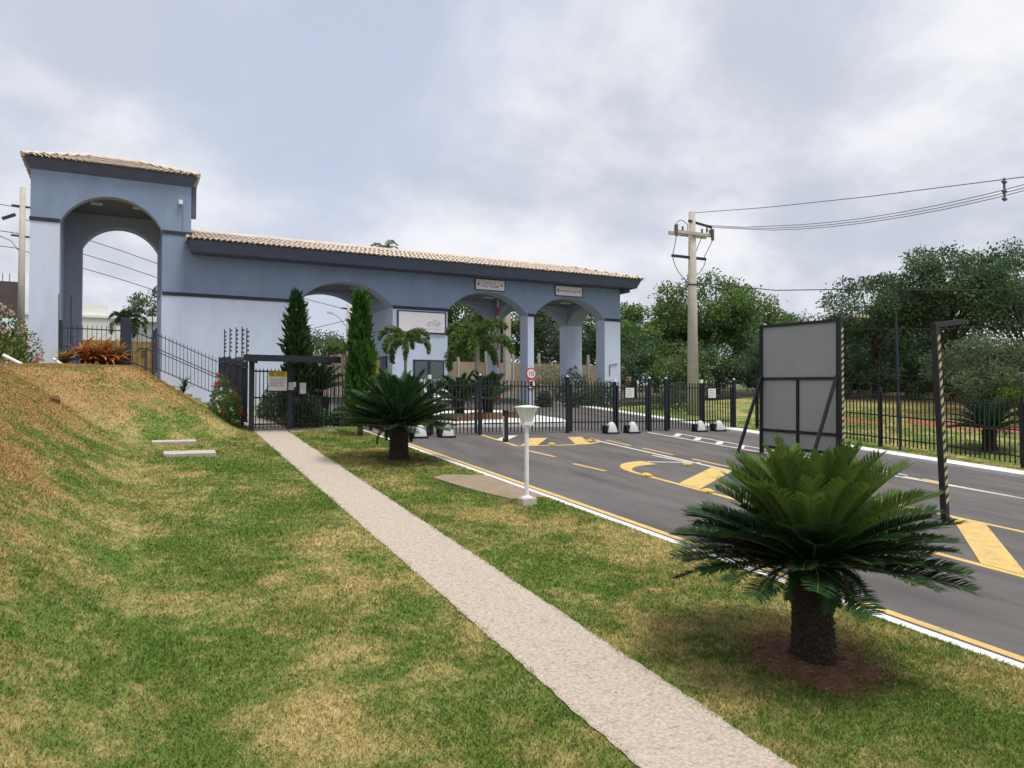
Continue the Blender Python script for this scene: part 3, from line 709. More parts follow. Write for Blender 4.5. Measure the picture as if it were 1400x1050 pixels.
# fence on the mound by the tower, and down the stair
TY = 33.6
def mz(x, y): return float(zg(x, y))
barred('fence', 'low barred navy fence on the mound behind the red leafy plants', 'fence', (-2.07, TY), (.05, TY), 1.62, .05, .165, (.25, .75, 1.45), None, mz, .022, 'navy', (0,), 1.75, .12)
barred('fence', 'short barred navy fence between the wide pillar and the stair', 'fence', (.32, TY), (1.14, TY), 1.68, .05, .165, (.25, 1.5), None, mz, .022, 'navy', (.82,), 1.85, .1)
o = MB().box(-.02, .36, TY-.12, TY+.12, mz(.15, TY)-.2, mz(.15, TY)+1.95).build('fence_pillar', M['navy'], bevel=.01)
tag(o, 'wide square navy fence pillar in front of the small palm', 'pillar')
barred('fence', 'sloping barred navy fence descending beside the pale wall with a double handrail', 'fence', (1.24, TY), (3.56, TY), 1.62, .05, .14, (.1, .78, .90, 1.45), None, lambda x, y: 4.12+(x-1.35)*(3.15-4.12)/(3.5-1.35), .02, 'navy', (0,), 1.7, .07, .035)
st = thing('stair', 'concrete stair along the pale gatehouse wall behind the sloping fence', 'stair', (2.4, 34.5, 2.6))
for k in range(7):
    MB().box(-1.1+.33*k, -.77+.33*k, -.7, .8, -.5, 1.5-.17*k-.35).build('step', M['concrete'], st)
ey = [33.4, 31.6, 29.9, 28.2, 26.7, 25.6]; ez = [2.68, 2.60, 2.46, 2.35, 2.2]
for i in range(5):
    barred('fence', 'stepped barred navy fence panel running uphill from the pedestrian gate', 'fence', (3.62, ey[i]), (3.62, ey[i+1]), 2.05, .05, .12, (.3, 1.85), 'stepped fence panels', (lambda zz: (lambda x, y: zz))(ez[i]), .026, 'navy', (0,), 2.08, .09)
    t = thing('insulator_rod', 'dark electric fence rod with stacked insulators over the stepped fence', 'rod', (3.62, ey[i+1]+.25, ez[i]+1.9), 0, 'electric fence rods')
    MB().tube([(0,0,0), (0,0,1.2)], .018, 6).build('rod', M['iron'], t)
    for k in range(6): MB().tube([(.04,0,.3+.15*k), (.04,0,.34+.15*k), (.04,0,.38+.15*k)], [.02, .045, .02], 6).build('insulator', M['porcelain'], t)
for x, lbl in ((-2.12, 'thin insulated rod rising from the fence end by the tower pier'), (-1.72, 'thin straight rod standing inside the tower arch opening'), (1.12, 'thin rod rising over the fence post at the stair head')):
    tag(MB().tube([(x, TY+.1, mz(x, TY)+.2), (x-.02, TY+.1, mz(x, TY)+2.75)], .02, 6).build('rod', M['iron']), lbl, 'rod')

# pedestrian gate with canopy
pg = thing('pedestrian_gate', 'black barred pedestrian gate under a flat dark canopy at the end of the footpath', 'gate', (3.72, 25.42, float(base_z(3.7, 25.42))))
for x in (0, 1.2): MB().box(x-.075, x+.075, -.075, .075, -.1, 2.3).build('post', M['navy'], pg, bevel=.006)
bmsh = bar_mesh(1.95, .026, 'iron')
for k in range(9): link('bar', bmsh, pg, (.13+.118*k, 0, .06))
for z in (.2, 1.05, 1.9): MB().box(.07, 1.13, -.025, .025, z-.025, z+.025).build('rail', M['iron'], pg)
cn = MB(); cn.add([(-.35,-1.0,2.18), (2.55,-1.0,2.26), (2.55,.75,2.40), (-.35,.75,2.32), (-.35,-1.0,2.25), (2.55,-1.0,2.33), (2.55,.75,2.47), (-.35,.75,2.39)],
    [(0,3,2,1),(4,5,6,7),(0,1,5,4),(1,2,6,5),(2,3,7,6),(3,0,4,7)])
cn.build('canopy', M['navy'], pg)
for x in (0, 1.2, 2.3): MB().bar((x, -.95, 2.15), (x, .7, 2.29), .06, .09).build('canopy_beam', M['navy'], pg)
MB().box(-.4, 2.6, -1.06, -1.0, 2.17, 2.37).build('gutter', M['iron'], pg)
MB().box(1.13, 1.3, -.14, -.075, 1.3, 1.55).build('intercom', M['motor'], pg)
barred('fence', 'black barred fence beside the pedestrian gate before the dark planter', 'fence', (5.0, 25.42), (7.62, 25.42), 1.95, .06, .13, (.2, 1.05, 1.8), None, None)
barred('fence', 'short black barred return fence behind the slim cypress', 'fence', (7.62, 25.36), (7.62, 23.5), 1.95, .06, .13, (.2, 1.05, 1.8), None, None, end_posts=(0, 1.8), post_h=2.0, post_w=.1)
def flat_sign(name, label, x, y, z, w, h, parts):
    t = thing(name, label, 'sign', (x, y, z)); MB().box(-w/2, w/2, 0, .02, 0, h).build('plate', M['plate'], t)
    for (a, b, c, d, mm, k) in parts:
        m = MB()
        if k: scribble(m, -w/2+w*a, -w/2+w*b, h*c, h*d, -.001, k, 2, .4)
        else: m.box(-w/2+w*a, -w/2+w*b, -.004, 0, h*c, h*d)
        o = m.build('lettering' if k else 'stripe', M[mm], t)
        if k: o['kind'] = 'stuff'
    return t
flat_sign('warning_sign', 'white sign with a yellow lettered header hung on the pedestrian gate', 4.52, 25.36, 3.28, .58, .62, [(.0, 1, .72, 1.0, 'signyellow', 0), (.06, .94, .78, .94, 'black', 3), (.08, .9, .5, .58, 'greyink', 4), (.08, .8, .36, .44, 'ink', 5), (.08, .85, .22, .3, 'ink', 6)])
flat_sign('notice', 'white paper notice in a dark holder on the fence beside the pedestrian gate', 5.32, 25.36, 3.18, .2, .36, [(.12, .85, .7, .8, 'greyink', 3), (.12, .8, .45, .55, 'greyink', 8)])
t = thing('intercom', 'small dark intercom box with a white key card plate on the fence', 'intercom', (5.02, 25.3, 3.2)); MB().box(-.13, .1, 0, .09, 0, .42).build('box', M['black'], t, bevel=.01); MB().box(-.02, .06, -.012, 0, .2, .36).build('card', M['plate'], t)

# ------------------------------------------------------------------ street furniture
# roadside sign board seen from the back
sb = thing('sign_board', 'large blank grey sign board seen from behind, black frame with two slanting props', 'sign', (17.7, 16.05, road_z(17.7, 16.05)), math.radians(90))
def sbp(m, n, mm, p=sb): return m.build(n, mm, p)
W2, zt = 1.42, 3.98                     # local x runs along the road, local y towards -X (the back)
zl = [.28, .80, 2.37, zt]
for a, b, c, d in ((-W2, W2, zl[2], zl[3]), (-W2, 0, zl[1], zl[2]), (0, W2, zl[1], zl[2]), (-W2, 0, zl[0], zl[1]), (0, W2, zl[0], zl[1])):
    sbp(MB().box(a+.045, b-.045, -.02, .0, c+.035, d-.035), 'panel', M['panel'])
for z in zl: sbp(MB().box(-W2+.045, W2-.045, -.04, .05, z-.04, z+.04), 'frame_rail', M['iron'])
for x in (-W2, W2): sbp(MB().box(x-.045, x+.045, -.05, .06, -.05, zt+.05), 'frame_post', M['iron'])
sbp(MB().box(-.04, .04, -.03, .045, zl[0]+.04, zl[2]-.04), 'frame_post', M['iron'])
for x in (-W2+.02, W2-.05): sbp(MB().bar((x, .05, 2.45), (x, 1.12, -.06), .075, .075), 'prop', M['iron'])
sb.rotation_euler = (math.radians(-.8), math.radians(-1.3), math.radians(90))
# striped leaning clearance posts
def gauge(x, y, h, arm, tilt, label, stripes=True):
    t = thing('clearance_post', label, 'post', (x, y, road_z(x, y)))
    t.rotation_euler = (0, math.radians(tilt), 0)
    MB().box(-.055, .055, -.055, .055, -.06, h).build('post', M['iron'], t)
    n = int(h/.17)
    for k in range(n):
        if .2+k*.17 > h-.35: break
        z = .3+k*.17
        MB().add([(-.03,-.060,z), (.054,-.060,z+.07), (.054,-.060,z+.15), (-.03,-.060,z+.08), (-.03,-.0555,z), (.054,-.0555,z+.07), (.054,-.0555,z+.15), (-.03,-.0555,z+.08)],
            [(0,1,2,3),(7,6,5,4),(0,4,5,1),(1,5,6,2),(2,6,7,3),(3,7,4,0)]).build('stripe', M['stripe'], t)
    return t
M['stripe'] = mat('pale_yellow_stripe', (.44,.39,.20), .6, .25, 6)
g1 = gauge(17.35, 14.25, 4.12, 1, 0, 'striped clearance post right beside the blank sign back, arm at its top')
MB().bar((.08, 0, 4.05), (.5, 0, 4.2), .10, .09).build('arm', M['iron'], g1); MB().bar((.48, 0, 4.193), (1.15, 0, 4.2), .10, .09).build('arm', M['iron'], g1)
for k in range(5): MB().box(.45+.14*k, .53+.14*k, -.055, -.05, 4.155, 4.24).build('stripe', M['stripe'], g1)
g2 = gauge(13.9, 9.1, 3.72, 1, -3.6, 'leaning black and yellow striped clearance post on the yellow island line')
MB().bar((-.08, 0, 3.68), (.85, 0, 3.74), .10, .10).build('arm', M['black'], g2)
MB().box(-.16, .16, -.12, .12, -.06, .012).build('foot_plate', M['iron'], g2)
# garden lamp
gl = thing('garden_lamp', 'white garden lamp post with lantern head and flat cap, on a concrete block', 'lamp', (6.77, 12.56, Z(6.77, 12.56)))
MB().box(-.15, .15, -.13, .13, -.1, .13).build('footing', M['concrete'], gl, bevel=.015)
MB().tube([(0,0,.12), (0,0,.15), (0,0,.16), (0,0,1.5)], [.11, .10, .042, .042], 12).build('post', M['white'], gl, smooth=False)
lg = MB(); r0, r1 = .07, .135
def sq(r, z): return [(-r,-r,z), (r,-r,z), (r,r,z), (-r,r,z)]
lg.add(sq(r0, 1.53)+sq(r1, 1.80), [(0,1,2,3),(7,6,5,4)]+[(i, (i+1) % 4, (i+1) % 4+4, i+4) for i in range(4)]); lg.build('lantern_glass', M['lampglass'], gl)
for sx in (-1, 1):
    for sy in (-1, 1): MB().bar((sx*r0, sy*r0, 1.52), (sx*r1, sy*r1, 1.81), .022).build('rib', M['white'], gl)
MB().box(-.1, .1, -.1, .1, 1.48, 1.53).build('lantern_base', M['white'], gl)
MB().add(sq(.175, 1.80)+sq(.175, 1.82)+sq(.05, 1.85), [(0,1,2,3)]+[(i, (i+1) % 4, (i+1) % 4+4, i+4) for i in range(4)]+[(i+4, (i+1) % 4+4, (i+1) % 4+8, i+8) for i in range(4)]+[(8,9,10,11)]).build('cap', M['white'], gl)
# concrete pad by the kerb, drain slabs, pipes on the mound
def flat_poly(name, pts, zf, dz, th, mtl):
    m = MB(); n = len(pts); m.add([(x, y, zf(x, y)+dz) for x, y in pts]+[(x, y, zf(x, y)+dz-th) for x, y in pts], [list(range(n)), list(range(n, 2*n))[::-1]]+[(i, (i+1) % n, (i+1) % n+n, i+n) for i in range(n)])
    return m.build(name, mtl)
r = random.Random(8)
pad = [(6.12, 15.6), (6.3, 14.6), (6.45, 13.9), (6.62, 13.1), (7.0, 13.05), (7.44, 13.0), (7.41, 14.5), (7.4, 15.5), (6.9, 15.85), (6.5, 15.9)]
struct(flat_poly('concrete_pad', [(x+r.uniform(-.05, .05)*(x < 7.3), y+r.uniform(-.06, .06)) for x, y in pad], lambda x, y: float(base_z(x, y)), .03, .12, M['slab']))
def slab(x, y, w, d, label):
    t = MB().box(-w/2, w/2, -d/2, d/2, -.08, .10).build('drain_cover', M['concrete'], bevel=.012); t.location = (x, y, Z(x, y)); t.rotation_euler = (math.atan(S), 0, -.02)
    tag(t, label, 'drain cover')
slab(1.52, 20.2, 1.18, .52, 'wider pale concrete drain cover in the lawn, further from the mound'); slab(1.3, 22.5, 1.1, .34, 'narrow pale concrete drain cover at the foot of the mound')
for x, y, l, lab_ in ((-3.15, 29.2, .75, 'white pipe lying askew on the grassy mound near the pink bush'), (-2.0, 32.6, .4, 'short white pipe stub leaning at the fence end by the tower pier')):
    z = Z(x, y); tag(MB().tube([(x-.22, y, z+.28 if l > .5 else z+.25), (x+l*.55-.1, y-.25, z-.02)], .055, 8).build('white_pipe', M['white']), lab_, 'pipe')
o = MB().tube([(0,0,-.05), (.02,0,.06), (.05,.02,.13), (.06,.02,.16)], [.12, .14, .09, .03], 7).build('clod', M['soil']); o.location = (-1.55, 23.2, Z(-1.55, 23.2)); tag(o, 'small dark clod of earth on the grassy bank', 'clod')
# yellow road studs, bollard
for i, (x, y, w, lab_) in enumerate(((11.22, 14.8, .3, 'yellow road stud on the rounded island line near its tip'), (11.25, 12.7, .32, 'yellow road stud on the island line past the first stripe'), (13.45, 15.95, .26, 'yellow road stud near the white lane line inside the island'), (11.9, 20.45, .24, 'yellow road stud between the two stripes of the island by the gate'), (13.6, 20.95, .26, 'yellow road stud at the pointed end of the island by the gate'))):
    t = thing('road_stud', lab_, 'road stud', (x, y, road_z(x, y)))
    MB().tube([(0,0,-.01), (0,0,.03), (0,0,.07), (0,0,.085)], [w*.5, w*.48, w*.32, w*.1], 14).build('dome', M['yellow'], t, smooth=True)
    MB().box(-w*.3, w*.3, -w*.49, -w*.36, .02, .05).build('reflector', M['signyellow'], t)
bo = thing('bollard', 'short dark bollard with a white side standing on the island line before the fence', 'bollard', (10.78, 21.4, road_z(10.78, 21.4)))
MB().box(-.07, .07, -.06, .06, -.05, .95).build('post', M['iron'], bo); MB().box(-.078, -.07, -.05, .05, .12, .82).build('white_strip', M['white'], bo); MB().box(-.085, .085, -.075, .075, .95, 1.0).build('cap', M['iron'], bo)

# ------------------------------------------------------------------ utility poles and wires
px, py = 24.69, 28.8; pz = Z(px, py)
up = thing('utility_pole', 'tall round concrete utility pole with three crossarms beside the driveway gate', 'utility pole', (px, py, pz))
MB().tube([(0,0,-.4), (0,0,9.9)], [.30, .165], 14).build('shaft', M['pole'], up, smooth=True)
def U(m, n, mm): return m.build(n, mm, up)
U(MB().bar((-1.25, -.2, 8.80), (1.05, -.2, 8.80), .13, .15), 'crossarm', M['pole']); U(MB().bar((-1.25, .2, 8.80), (1.05, .2, 8.80), .13, .15), 'crossarm', M['pole'])
U(MB().bar((-1.25, 0, 7.66), (.85, 0, 7.66), .10, .12), 'crossarm', M['navy'])
U(MB().bar((-.3, -.1, 9.42), (1.15, -.1, 9.25), .09, .1), 'crossarm', M['navy'])
for x in (-1.2, -.75, .45, .95):
    U(MB().tube([(x, -.2, 8.86), (x, -.2, 8.93), (x, -.2, 8.98), (x, -.2, 9.05), (x, -.2, 9.1)], [.03, .06, .04, .06, .03], 8), 'insulator', M['porcelain'])
for x in (-1.22, 1.02): U(MB().box(x-.06, x+.06, -.36, -.27, 8.55, 9.1), 'cutout_switch', M['porcelain'])
for x in (.85, 1.12): U(MB().tube([(x, -.1, 8.95), (x, -.1, 9.05), (x, -.1, 9.15), (x, -.1, 9.22)], [.03, .06, .04, .03], 8), 'insulator', M['porcelain'])
def cable(pts, r=.018): return MB().tube(pts, r, 5)
def bez(p0, p1, p2, n=9): p0, p1, p2 = map(Vector, (p0, p1, p2)); return [p0*(1-t)**2+p1*2*t*(1-t)+p2*t*t for t in np.linspace(0, 1, n)]
for a, b, c in (((-1.22,-.3,8.55), (-1.3,-.3,8.1), (-1.2,0,7.7)), ((-1.2,0,7.66), (-1.1,0,6.9), (-.2,0,6.4)), ((.85,0,7.66), (.75,0,7.1), (.2,0,6.8)), ((1.02,-.3,8.55), (.95,-.2,8.3), (.72,0,7.7)),
                ((.45,-.2,8.7), (.3,-.1,8.3), (.2,0,7.9)), ((-1.2,-.2,9.1), (-.9,-.2,9.6), (-.35,-.1,9.2)), ((1.12,-.1,9.2), (1.2,-.2,8.9), (.95,-.3,9.0)), ((-.35,-.1,9.2), (-.3,0,8.6), (-.75,0,8.7))):
    U(cable(bez(a, b, c)), 'jumper_cable', M['cable'])
U(MB().tube([(0,0,6.3), (0,0,6.36)], .235, 12), 'clamp_ring', M['navy'])
def wire(label, pts, r=.014):
    o = MB().tube(pts, r, 5).build('overhead_wire', M['cable']); return tag(o, label, 'wire')
wire('topmost single overhead wire leaving the tip of the utility pole', [(24.69, 28.6, 12.10), (24.65, 24, 11.30), (24.62, 19, 10.55), (24.6, 13.44, 9.82), (24.6, 6, 9.2), (24.6, -6, 8.9)])
def zq(y): return 9.59+.058*(y-13.44)+.0104*(y-13.44)*(y-21.87)
for k, (dx, dz) in enumerate(((1.0, 0), (1.12, -.04), (.88, .045))):
    wire('sagging overhead power wire of the bundle of three tied at the utility pole arm', [(24.69+dx*(1 if y > 28 else .3), y, zq(y)+dz*2*(y < 24)+(dz if y >= 24 else 0)) for y in np.linspace(28.65, -4, 22)], .012)['group'] = 'bundled power wires'
sp = thing('wire_spacer', 'small dark spacer bracket hanging on the overhead wires', 'spacer', (24.9, 14.2, 9.6))
MB().bar((0,0,-.3), (0,0,.42), .06, .05).build('bar', M['porcelain'], sp)
for z in (-.25, .0, .3): MB().tube([(-.12,0,z), (0,0,z), (.12,0,z)], [.03, .07, .03], 6).build('clip', M['porcelain'], sp)
wire('lower overhead cable running from the utility pole clamp into the right-hand trees', [(24.9, 28.7, 8.7), (25.2, 24, 7.75), (25.4, 20.1, 7.3), (25.6, 15, 6.6), (25.6, 8, 6.3)], .02)
wire('faint thin cable strung below the others into the trees', [(30, 40, 8.3), (33, 30, 6.9), (34, 22, 6.3), (36, 10, 6.0)], .012)
lp = thing('utility_pole', 'concrete utility pole with a street light standing behind the tower beside brown panels', 'utility pole', (-4.78, 48, 4.2))
MB().tube([(0,0,-.3), (0,0,10.2)], [.2, .13], 10).build('shaft', M['pole'], lp, smooth=True)
for z in (9.2, 7.6): MB().bar((-.5, 0, z), (.5, 0, z-.05), .09).build('crossarm', M['navy'], lp)
MB().bar((-.9, -.1, 8.4), (-.3, -.1, 8.7), .2, .14).build('transformer', M['navy'], lp)
MB().tube([(0,0,6.6), (-.5,0,7.3), (-1.0,0,7.5)], .03, 6).build('lamp_arm', M['pole'], lp); MB().bar((-1.0,0,7.5), (-1.35,0,7.42), .14, .09).build('lamp_head', M['motor'], lp)
for k, (z, dz) in enumerate(((13.3, .5), (11.9, .2), (11.1, .35))):
    wire(('upper', 'middle', 'lower')[k]+' overhead wire crossing behind the tower to the pole by the brown panels', [(-4.78, 48, z), (-12, 47, z+.35), (-25, 46, z+1.0)], .02)
for k, (a, b) in enumerate((((-2.6, 12.2), (2.2, 11.0)), ((-2.6, 11.3), (2.2, 10.2)), ((-2.6, 10.5), (2.2, 9.4)))):
    wire(('highest', 'middle', 'lowest')[k]+' wire seen crossing the sky through the tower arch', [(-4.7, 48, a[1]+.5), ((a[0]+b[0])/2, 49, (a[1]+b[1])/2+.05), (7.5, 52, b[1]-1.2)], .02)
bp = thing('street_light_pole', 'concrete pole with a street light arm behind the arch with the cypresses', 'street light', (13.97, 52, 3.4))
MB().tube([(0,0,-.2), (0,0,6.3)], [.16, .11], 10).build('shaft', M['pole'], bp, smooth=True); MB().tube([(0,0,4.6), (-.7,0,5.4), (-1.1,0,5.6)], .03, 6).build('lamp_arm', M['pole'], bp); MB().bar((-1.05,0,5.6), (-1.45,0,5.66), .16, .09).build('lamp_head', M['motor'], bp)
MB().bar((-.5,0,6.0), (.5,0,6.0), .09).build('crossarm', M['navy'], bp)
wire('overhead wire seen through the arch behind the cypresses', [(13.97, 52, 9.3), (11, 52, 9.9), (6, 52, 10.6)], .02); wire('slack service wire seen through the arch behind the cypresses', [(13.97, 52, 8.6), (11.5, 52, 7.9), (8, 52, 7.5)], .02)
bp2 = thing('utility_pole', 'plain square concrete pole behind the wider road arch', 'utility pole', (24.3, 48, 3.3)); MB().box(-.22, .22, -.2, .2, -.3, 8.3).build('shaft', M['pole'], bp2, bevel=.03); MB().bar((-.8, 0, 7.9), (.8, 0, 7.9), .1).build('crossarm', M['navy'], bp2)
# raised barrier boom
bb = thing('barrier', 'raised red and white striped barrier boom under the gatehouse arch', 'barrier', (18.55, 38.0, float(base_z(0, 38))-.03))
MB().box(-.18, .18, -.16, .16, 0, 1.1).build('cabinet', M['red'], bb, bevel=.02)
for k in range(10): MB().box(-.045, .045, -.25, -.2, .9+.48*k, 1.375+.48*k).build('boom_segment', M['white' if k % 2 else 'red'], bb)
MB().box(-.08, .08, -.26, -.16, .7, 1.0).build('pivot', M['iron'], bb)

# ------------------------------------------------------------------ vegetation
def leaf_quads(P, D, L, W, rng, tint, mtl, name, fold=.0):
    """one kite-shaped leaf per row"""
    n = len(P); D = D/np.linalg.norm(D, axis=1, keepdims=True)
    r = rng.standard_normal((n, 3)); Sd = np.cross(D, r); Sd /= np.linalg.norm(Sd, axis=1, keepdims=True)+1e-9
    L = np.broadcast_to(L, n)[:, None]; W = np.broadcast_to(W, n)[:, None]
    V = np.empty((n*4, 3)); mid = P+D*L*.45
    V[0::4] = P; V[1::4] = mid+Sd*W*.5; V[2::4] = P+D*L; V[3::4] = mid-Sd*W*.5
    return arr_mesh(name, V, np.arange(n*4).reshape(n, 4), mtl, np.repeat(np.clip(tint, 0, 1), 4))
def crown_points(lobes, per_area, rng, flat=.75):
    P, D, T = [], [], []
    for (c, rad) in lobes:
        n = int(per_area*rad*rad); v = rng.standard_normal((n, 3)); v /= np.linalg.norm(v, axis=1, keepdims=True)
        rr = rad*(1-.55*rng.random(n)**1.6)*(1+.20*rng.standard_normal(n)); p = v*rr[:, None]; p[:, 2] *= flat
        P.append(p+np.array(c)); D.append(v*.6+rng.standard_normal((n, 3))*.7+np.array([0, 0, -.15]))
        T.append(np.clip(rng.normal(.45, .26)+.2*rng.standard_normal(n), 0, 1))
    return np.concatenate(P), np.concatenate(D), np.concatenate(T)
def tree(name, label, x, y, ztop, w, mtl, seed, group, leaf=.26, dens=210, crown_lo=.3, open_=1.0, z=None, cat='tree', trunk_r=.16):
    rng = np.random.default_rng(seed); z0 = Z(x, y) if z is None else z; H = ztop-z0
    t = thing(name, label, cat, (x, y, z0), 0, group)
    R = w/2; lobes = []; cz = H*(crown_lo+1)/2; ch = H*(1-crown_lo)/2
    nl = int(34+20*min(2.2, H/5)*open_)
    for i in range(nl):
        v = rng.standard_normal(3); v /= np.linalg.norm(v); q = (.35+.65*rng.random()**.5)
        c = np.array([v[0]*R*q*.95, v[1]*R*q*.95, cz+v[2]*ch*q*.86]); rad = R*rng.uniform(.11, .30)*(1.05 if v[2] < .3 else .85)
        c[2] = min(c[2], H-rad*.7); c[2] = max(c[2], rad*.6); lobes.append((c, rad))
    tr = MB(); lean = rng.uniform(-.3, .3, 2); th = H*max(.45, crown_lo+.15)
    stem = [(lean[0]*k*.3*k, lean[1]*k*.3*k, -.2+(th+.2)*k) for k in (0, .35, .7, 1.0)]
    tr.tube(stem, [trunk_r*1.25, trunk_r, trunk_r*.8, trunk_r*.5], 8)
    for c, rad in lobes[::4]:
        k = rng.uniform(.35, 1.0); s = Vector(stem[0]).lerp(Vector(stem[3]), k); s = Vector((lean[0]*k*k*.3, lean[1]*k*k*.3, -.2+(th+.2)*k))
        e = Vector(c); m = s.lerp(e, .5)+Vector((0, 0, .12*H*rng.uniform(-.3, .6)))
        tr.tube([s, m, e], [trunk_r*.42, trunk_r*.26, trunk_r*.08], 5)
    tr.build('trunk', M['bark'], t, smooth=True)
    P, D, T = crown_points(lobes, dens*1.75, rng)
    L = leaf*.74*rng.uniform(.6, 1.3, len(P))
    link('crown', leaf_quads(P, D, L, L*rng.uniform(.4, .65, len(P)), rng, T, M[mtl], 'crown'), t)
    return t
GR = 'trees beyond the roadside fence'
tree('broadleaf_tree', 'tall bright green tree rising right behind the utility pole', 36.9, 42, 12.1, 8.2, 'leafA', 1, GR, .32, 190, .3)
tree('broadleaf_tree', 'green tree between the gatehouse end and the utility pole', 34.3, 44, 10.2, 6.6, 'leafA', 2, GR, .30, 200, .25)
tree('broadleaf_tree', 'green rounded tree between the utility pole and the sign board', 43.3, 44, 11.4, 7.8, 'leafA', 3, GR, .32, 190, .25)
tree('broadleaf_tree', 'low dark bushy tree touching the end of the gatehouse', 29.4, 40, 7.5, 4.4, 'leafB', 4, GR, .24, 280, .02)
tree('broadleaf_tree', 'low dense dark tree right of the utility pole foot', 35.6, 39, 7.5, 6.6, 'leafB', 5, GR, .26, 250, .02)
tree('broadleaf_tree', 'low dense mid green tree left of the utility pole foot', 31.2, 38, 6.8, 5.2, 'leafA', 6, GR, .26, 250, .02)
tree('broadleaf_tree', 'dark tree standing behind the left edge of the sign board', 41.9, 40, 8.2, 6.0, 'leafB', 7, GR, .28, 230, .05)
tree('broadleaf_tree', 'dark umbrella-crowned tree above the sign board corner', 39.5, 30, 10.9, 6.2, 'leafB', 8, GR, .24, 230, .42)
tree('broadleaf_tree', 'dark spreading tree directly above the sign board top', 37.2, 32, 8.5, 6.6, 'leafB', 9, GR, .24, 240, .3)
tree('broadleaf_tree', 'tallest dark tree of the row, above the leaning striped post', 42.1, 27, 12.2, 8.0, 'leafB', 10, GR, .26, 230, .4)
tree('broadleaf_tree', 'tall grey-green tree at the road end of the row', 42.6, 23.2, 11.7, 6.8, 'leafB', 11, GR, .26, 230, .35)
tree('broadleaf_tree', 'dark back tree between the umbrella-crowned tree and the tallest one', 47.4, 33, 10.4, 7.8, 'leafB', 12, GR, .28, 220, .25)
tree('broadleaf_tree', 'grey-green bushy tree growing low behind the lawn cycad', 36.6, 21.6, 6.4, 5.6, 'leafC', 13, GR, .20, 340, .05)
tree('shrub', 'bright yellow-green shrub under the grey-green bushy tree', 36.4, 20.3, 4.3, 2.3, 'leafD', 14, None, .18, 420, .0, cat='shrub', trunk_r=.06)
for i, (x, y, zt_, w_) in enumerate(((43.6, 34, 7.6, 7.0), (47.4, 32, 7.4, 7.0), (46.4, 28, 7.0, 6.6), (38.0, 34.5, 7.4, 5.0), (49, 24, 7.4, 7), (52, 38, 9, 8))):
    tree('broadleaf_tree', ('dark undergrowth tree behind the sign board panel', 'dark undergrowth tree behind the tall thin pole', 'dark undergrowth tree behind the leaning striped post', 'dark undergrowth tree where the lawn meets the sign board', 'dark undergrowth tree behind the grey-green bushy tree', 'dark back tree showing over the sign board')[i], x, y, zt_, w_, 'leafB', 20+i, GR, .30, 190, .0)
for i, (x, y, w_) in enumerate(((37.6, 31.5, 4.2), (40.5, 28.5, 4.4), (43.0, 25.5, 4.6), (39.6, 33.5, 4.0), (44.6, 21.5, 4.6), (36.2, 35.0, 4.2), (41.5, 18.0, 4.0))):
    tree('shrub', 'dark waist-high undergrowth bush '+('under the spreading tree above the sign board', 'under the umbrella-crowned tree', 'under the tallest dark tree', 'behind the sign board foot', 'beside the grey-green bushy tree', 'between utility pole and sign board', 'at the road end of the tree row')[i], x, y, Z(x, y)+2.6+.3*(i % 3), w_, 'leafB', 80+i, 'undergrowth bushes', .24, 330, .0, cat='shrub', trunk_r=.05)
GB = 'trees behind the gatehouse'
for i, (x, y, zt_, w_, mm, lb) in enumerate(((26.0, 60, 14.2, 9.0, 'leafA', 'green tree behind the wider road arch beside the tall palm'), (31.0, 61, 14.4, 8.6, 'leafA', 'green tree behind the slim gatehouse column'),
        (35.2, 57, 13.6, 8.6, 'leafC', 'pale grey-green tree filling the far road arch'), (41, 57, 12.5, 7, 'leafA', 'green tree behind the gatehouse end pier'), (22.0, 62, 13.2, 8.0, 'leafA', 'green tree behind the guardhouse wall'),
        (17.0, 78, 10.6, 9, 'leafB', 'dark far tree seen through the arch of the cypresses'), (23, 80, 10.8, 9, 'leafB', 'dark far tree beside the street light pole'), (2.6, 70, 13.0, 4.6, 'leafB', 'round dark tree beyond the white house'))):
    tree('broadleaf_tree', lb, x, y, zt_, w_, mm, 40+i, GB, .34, 190, .1 if i < 7 else .3)

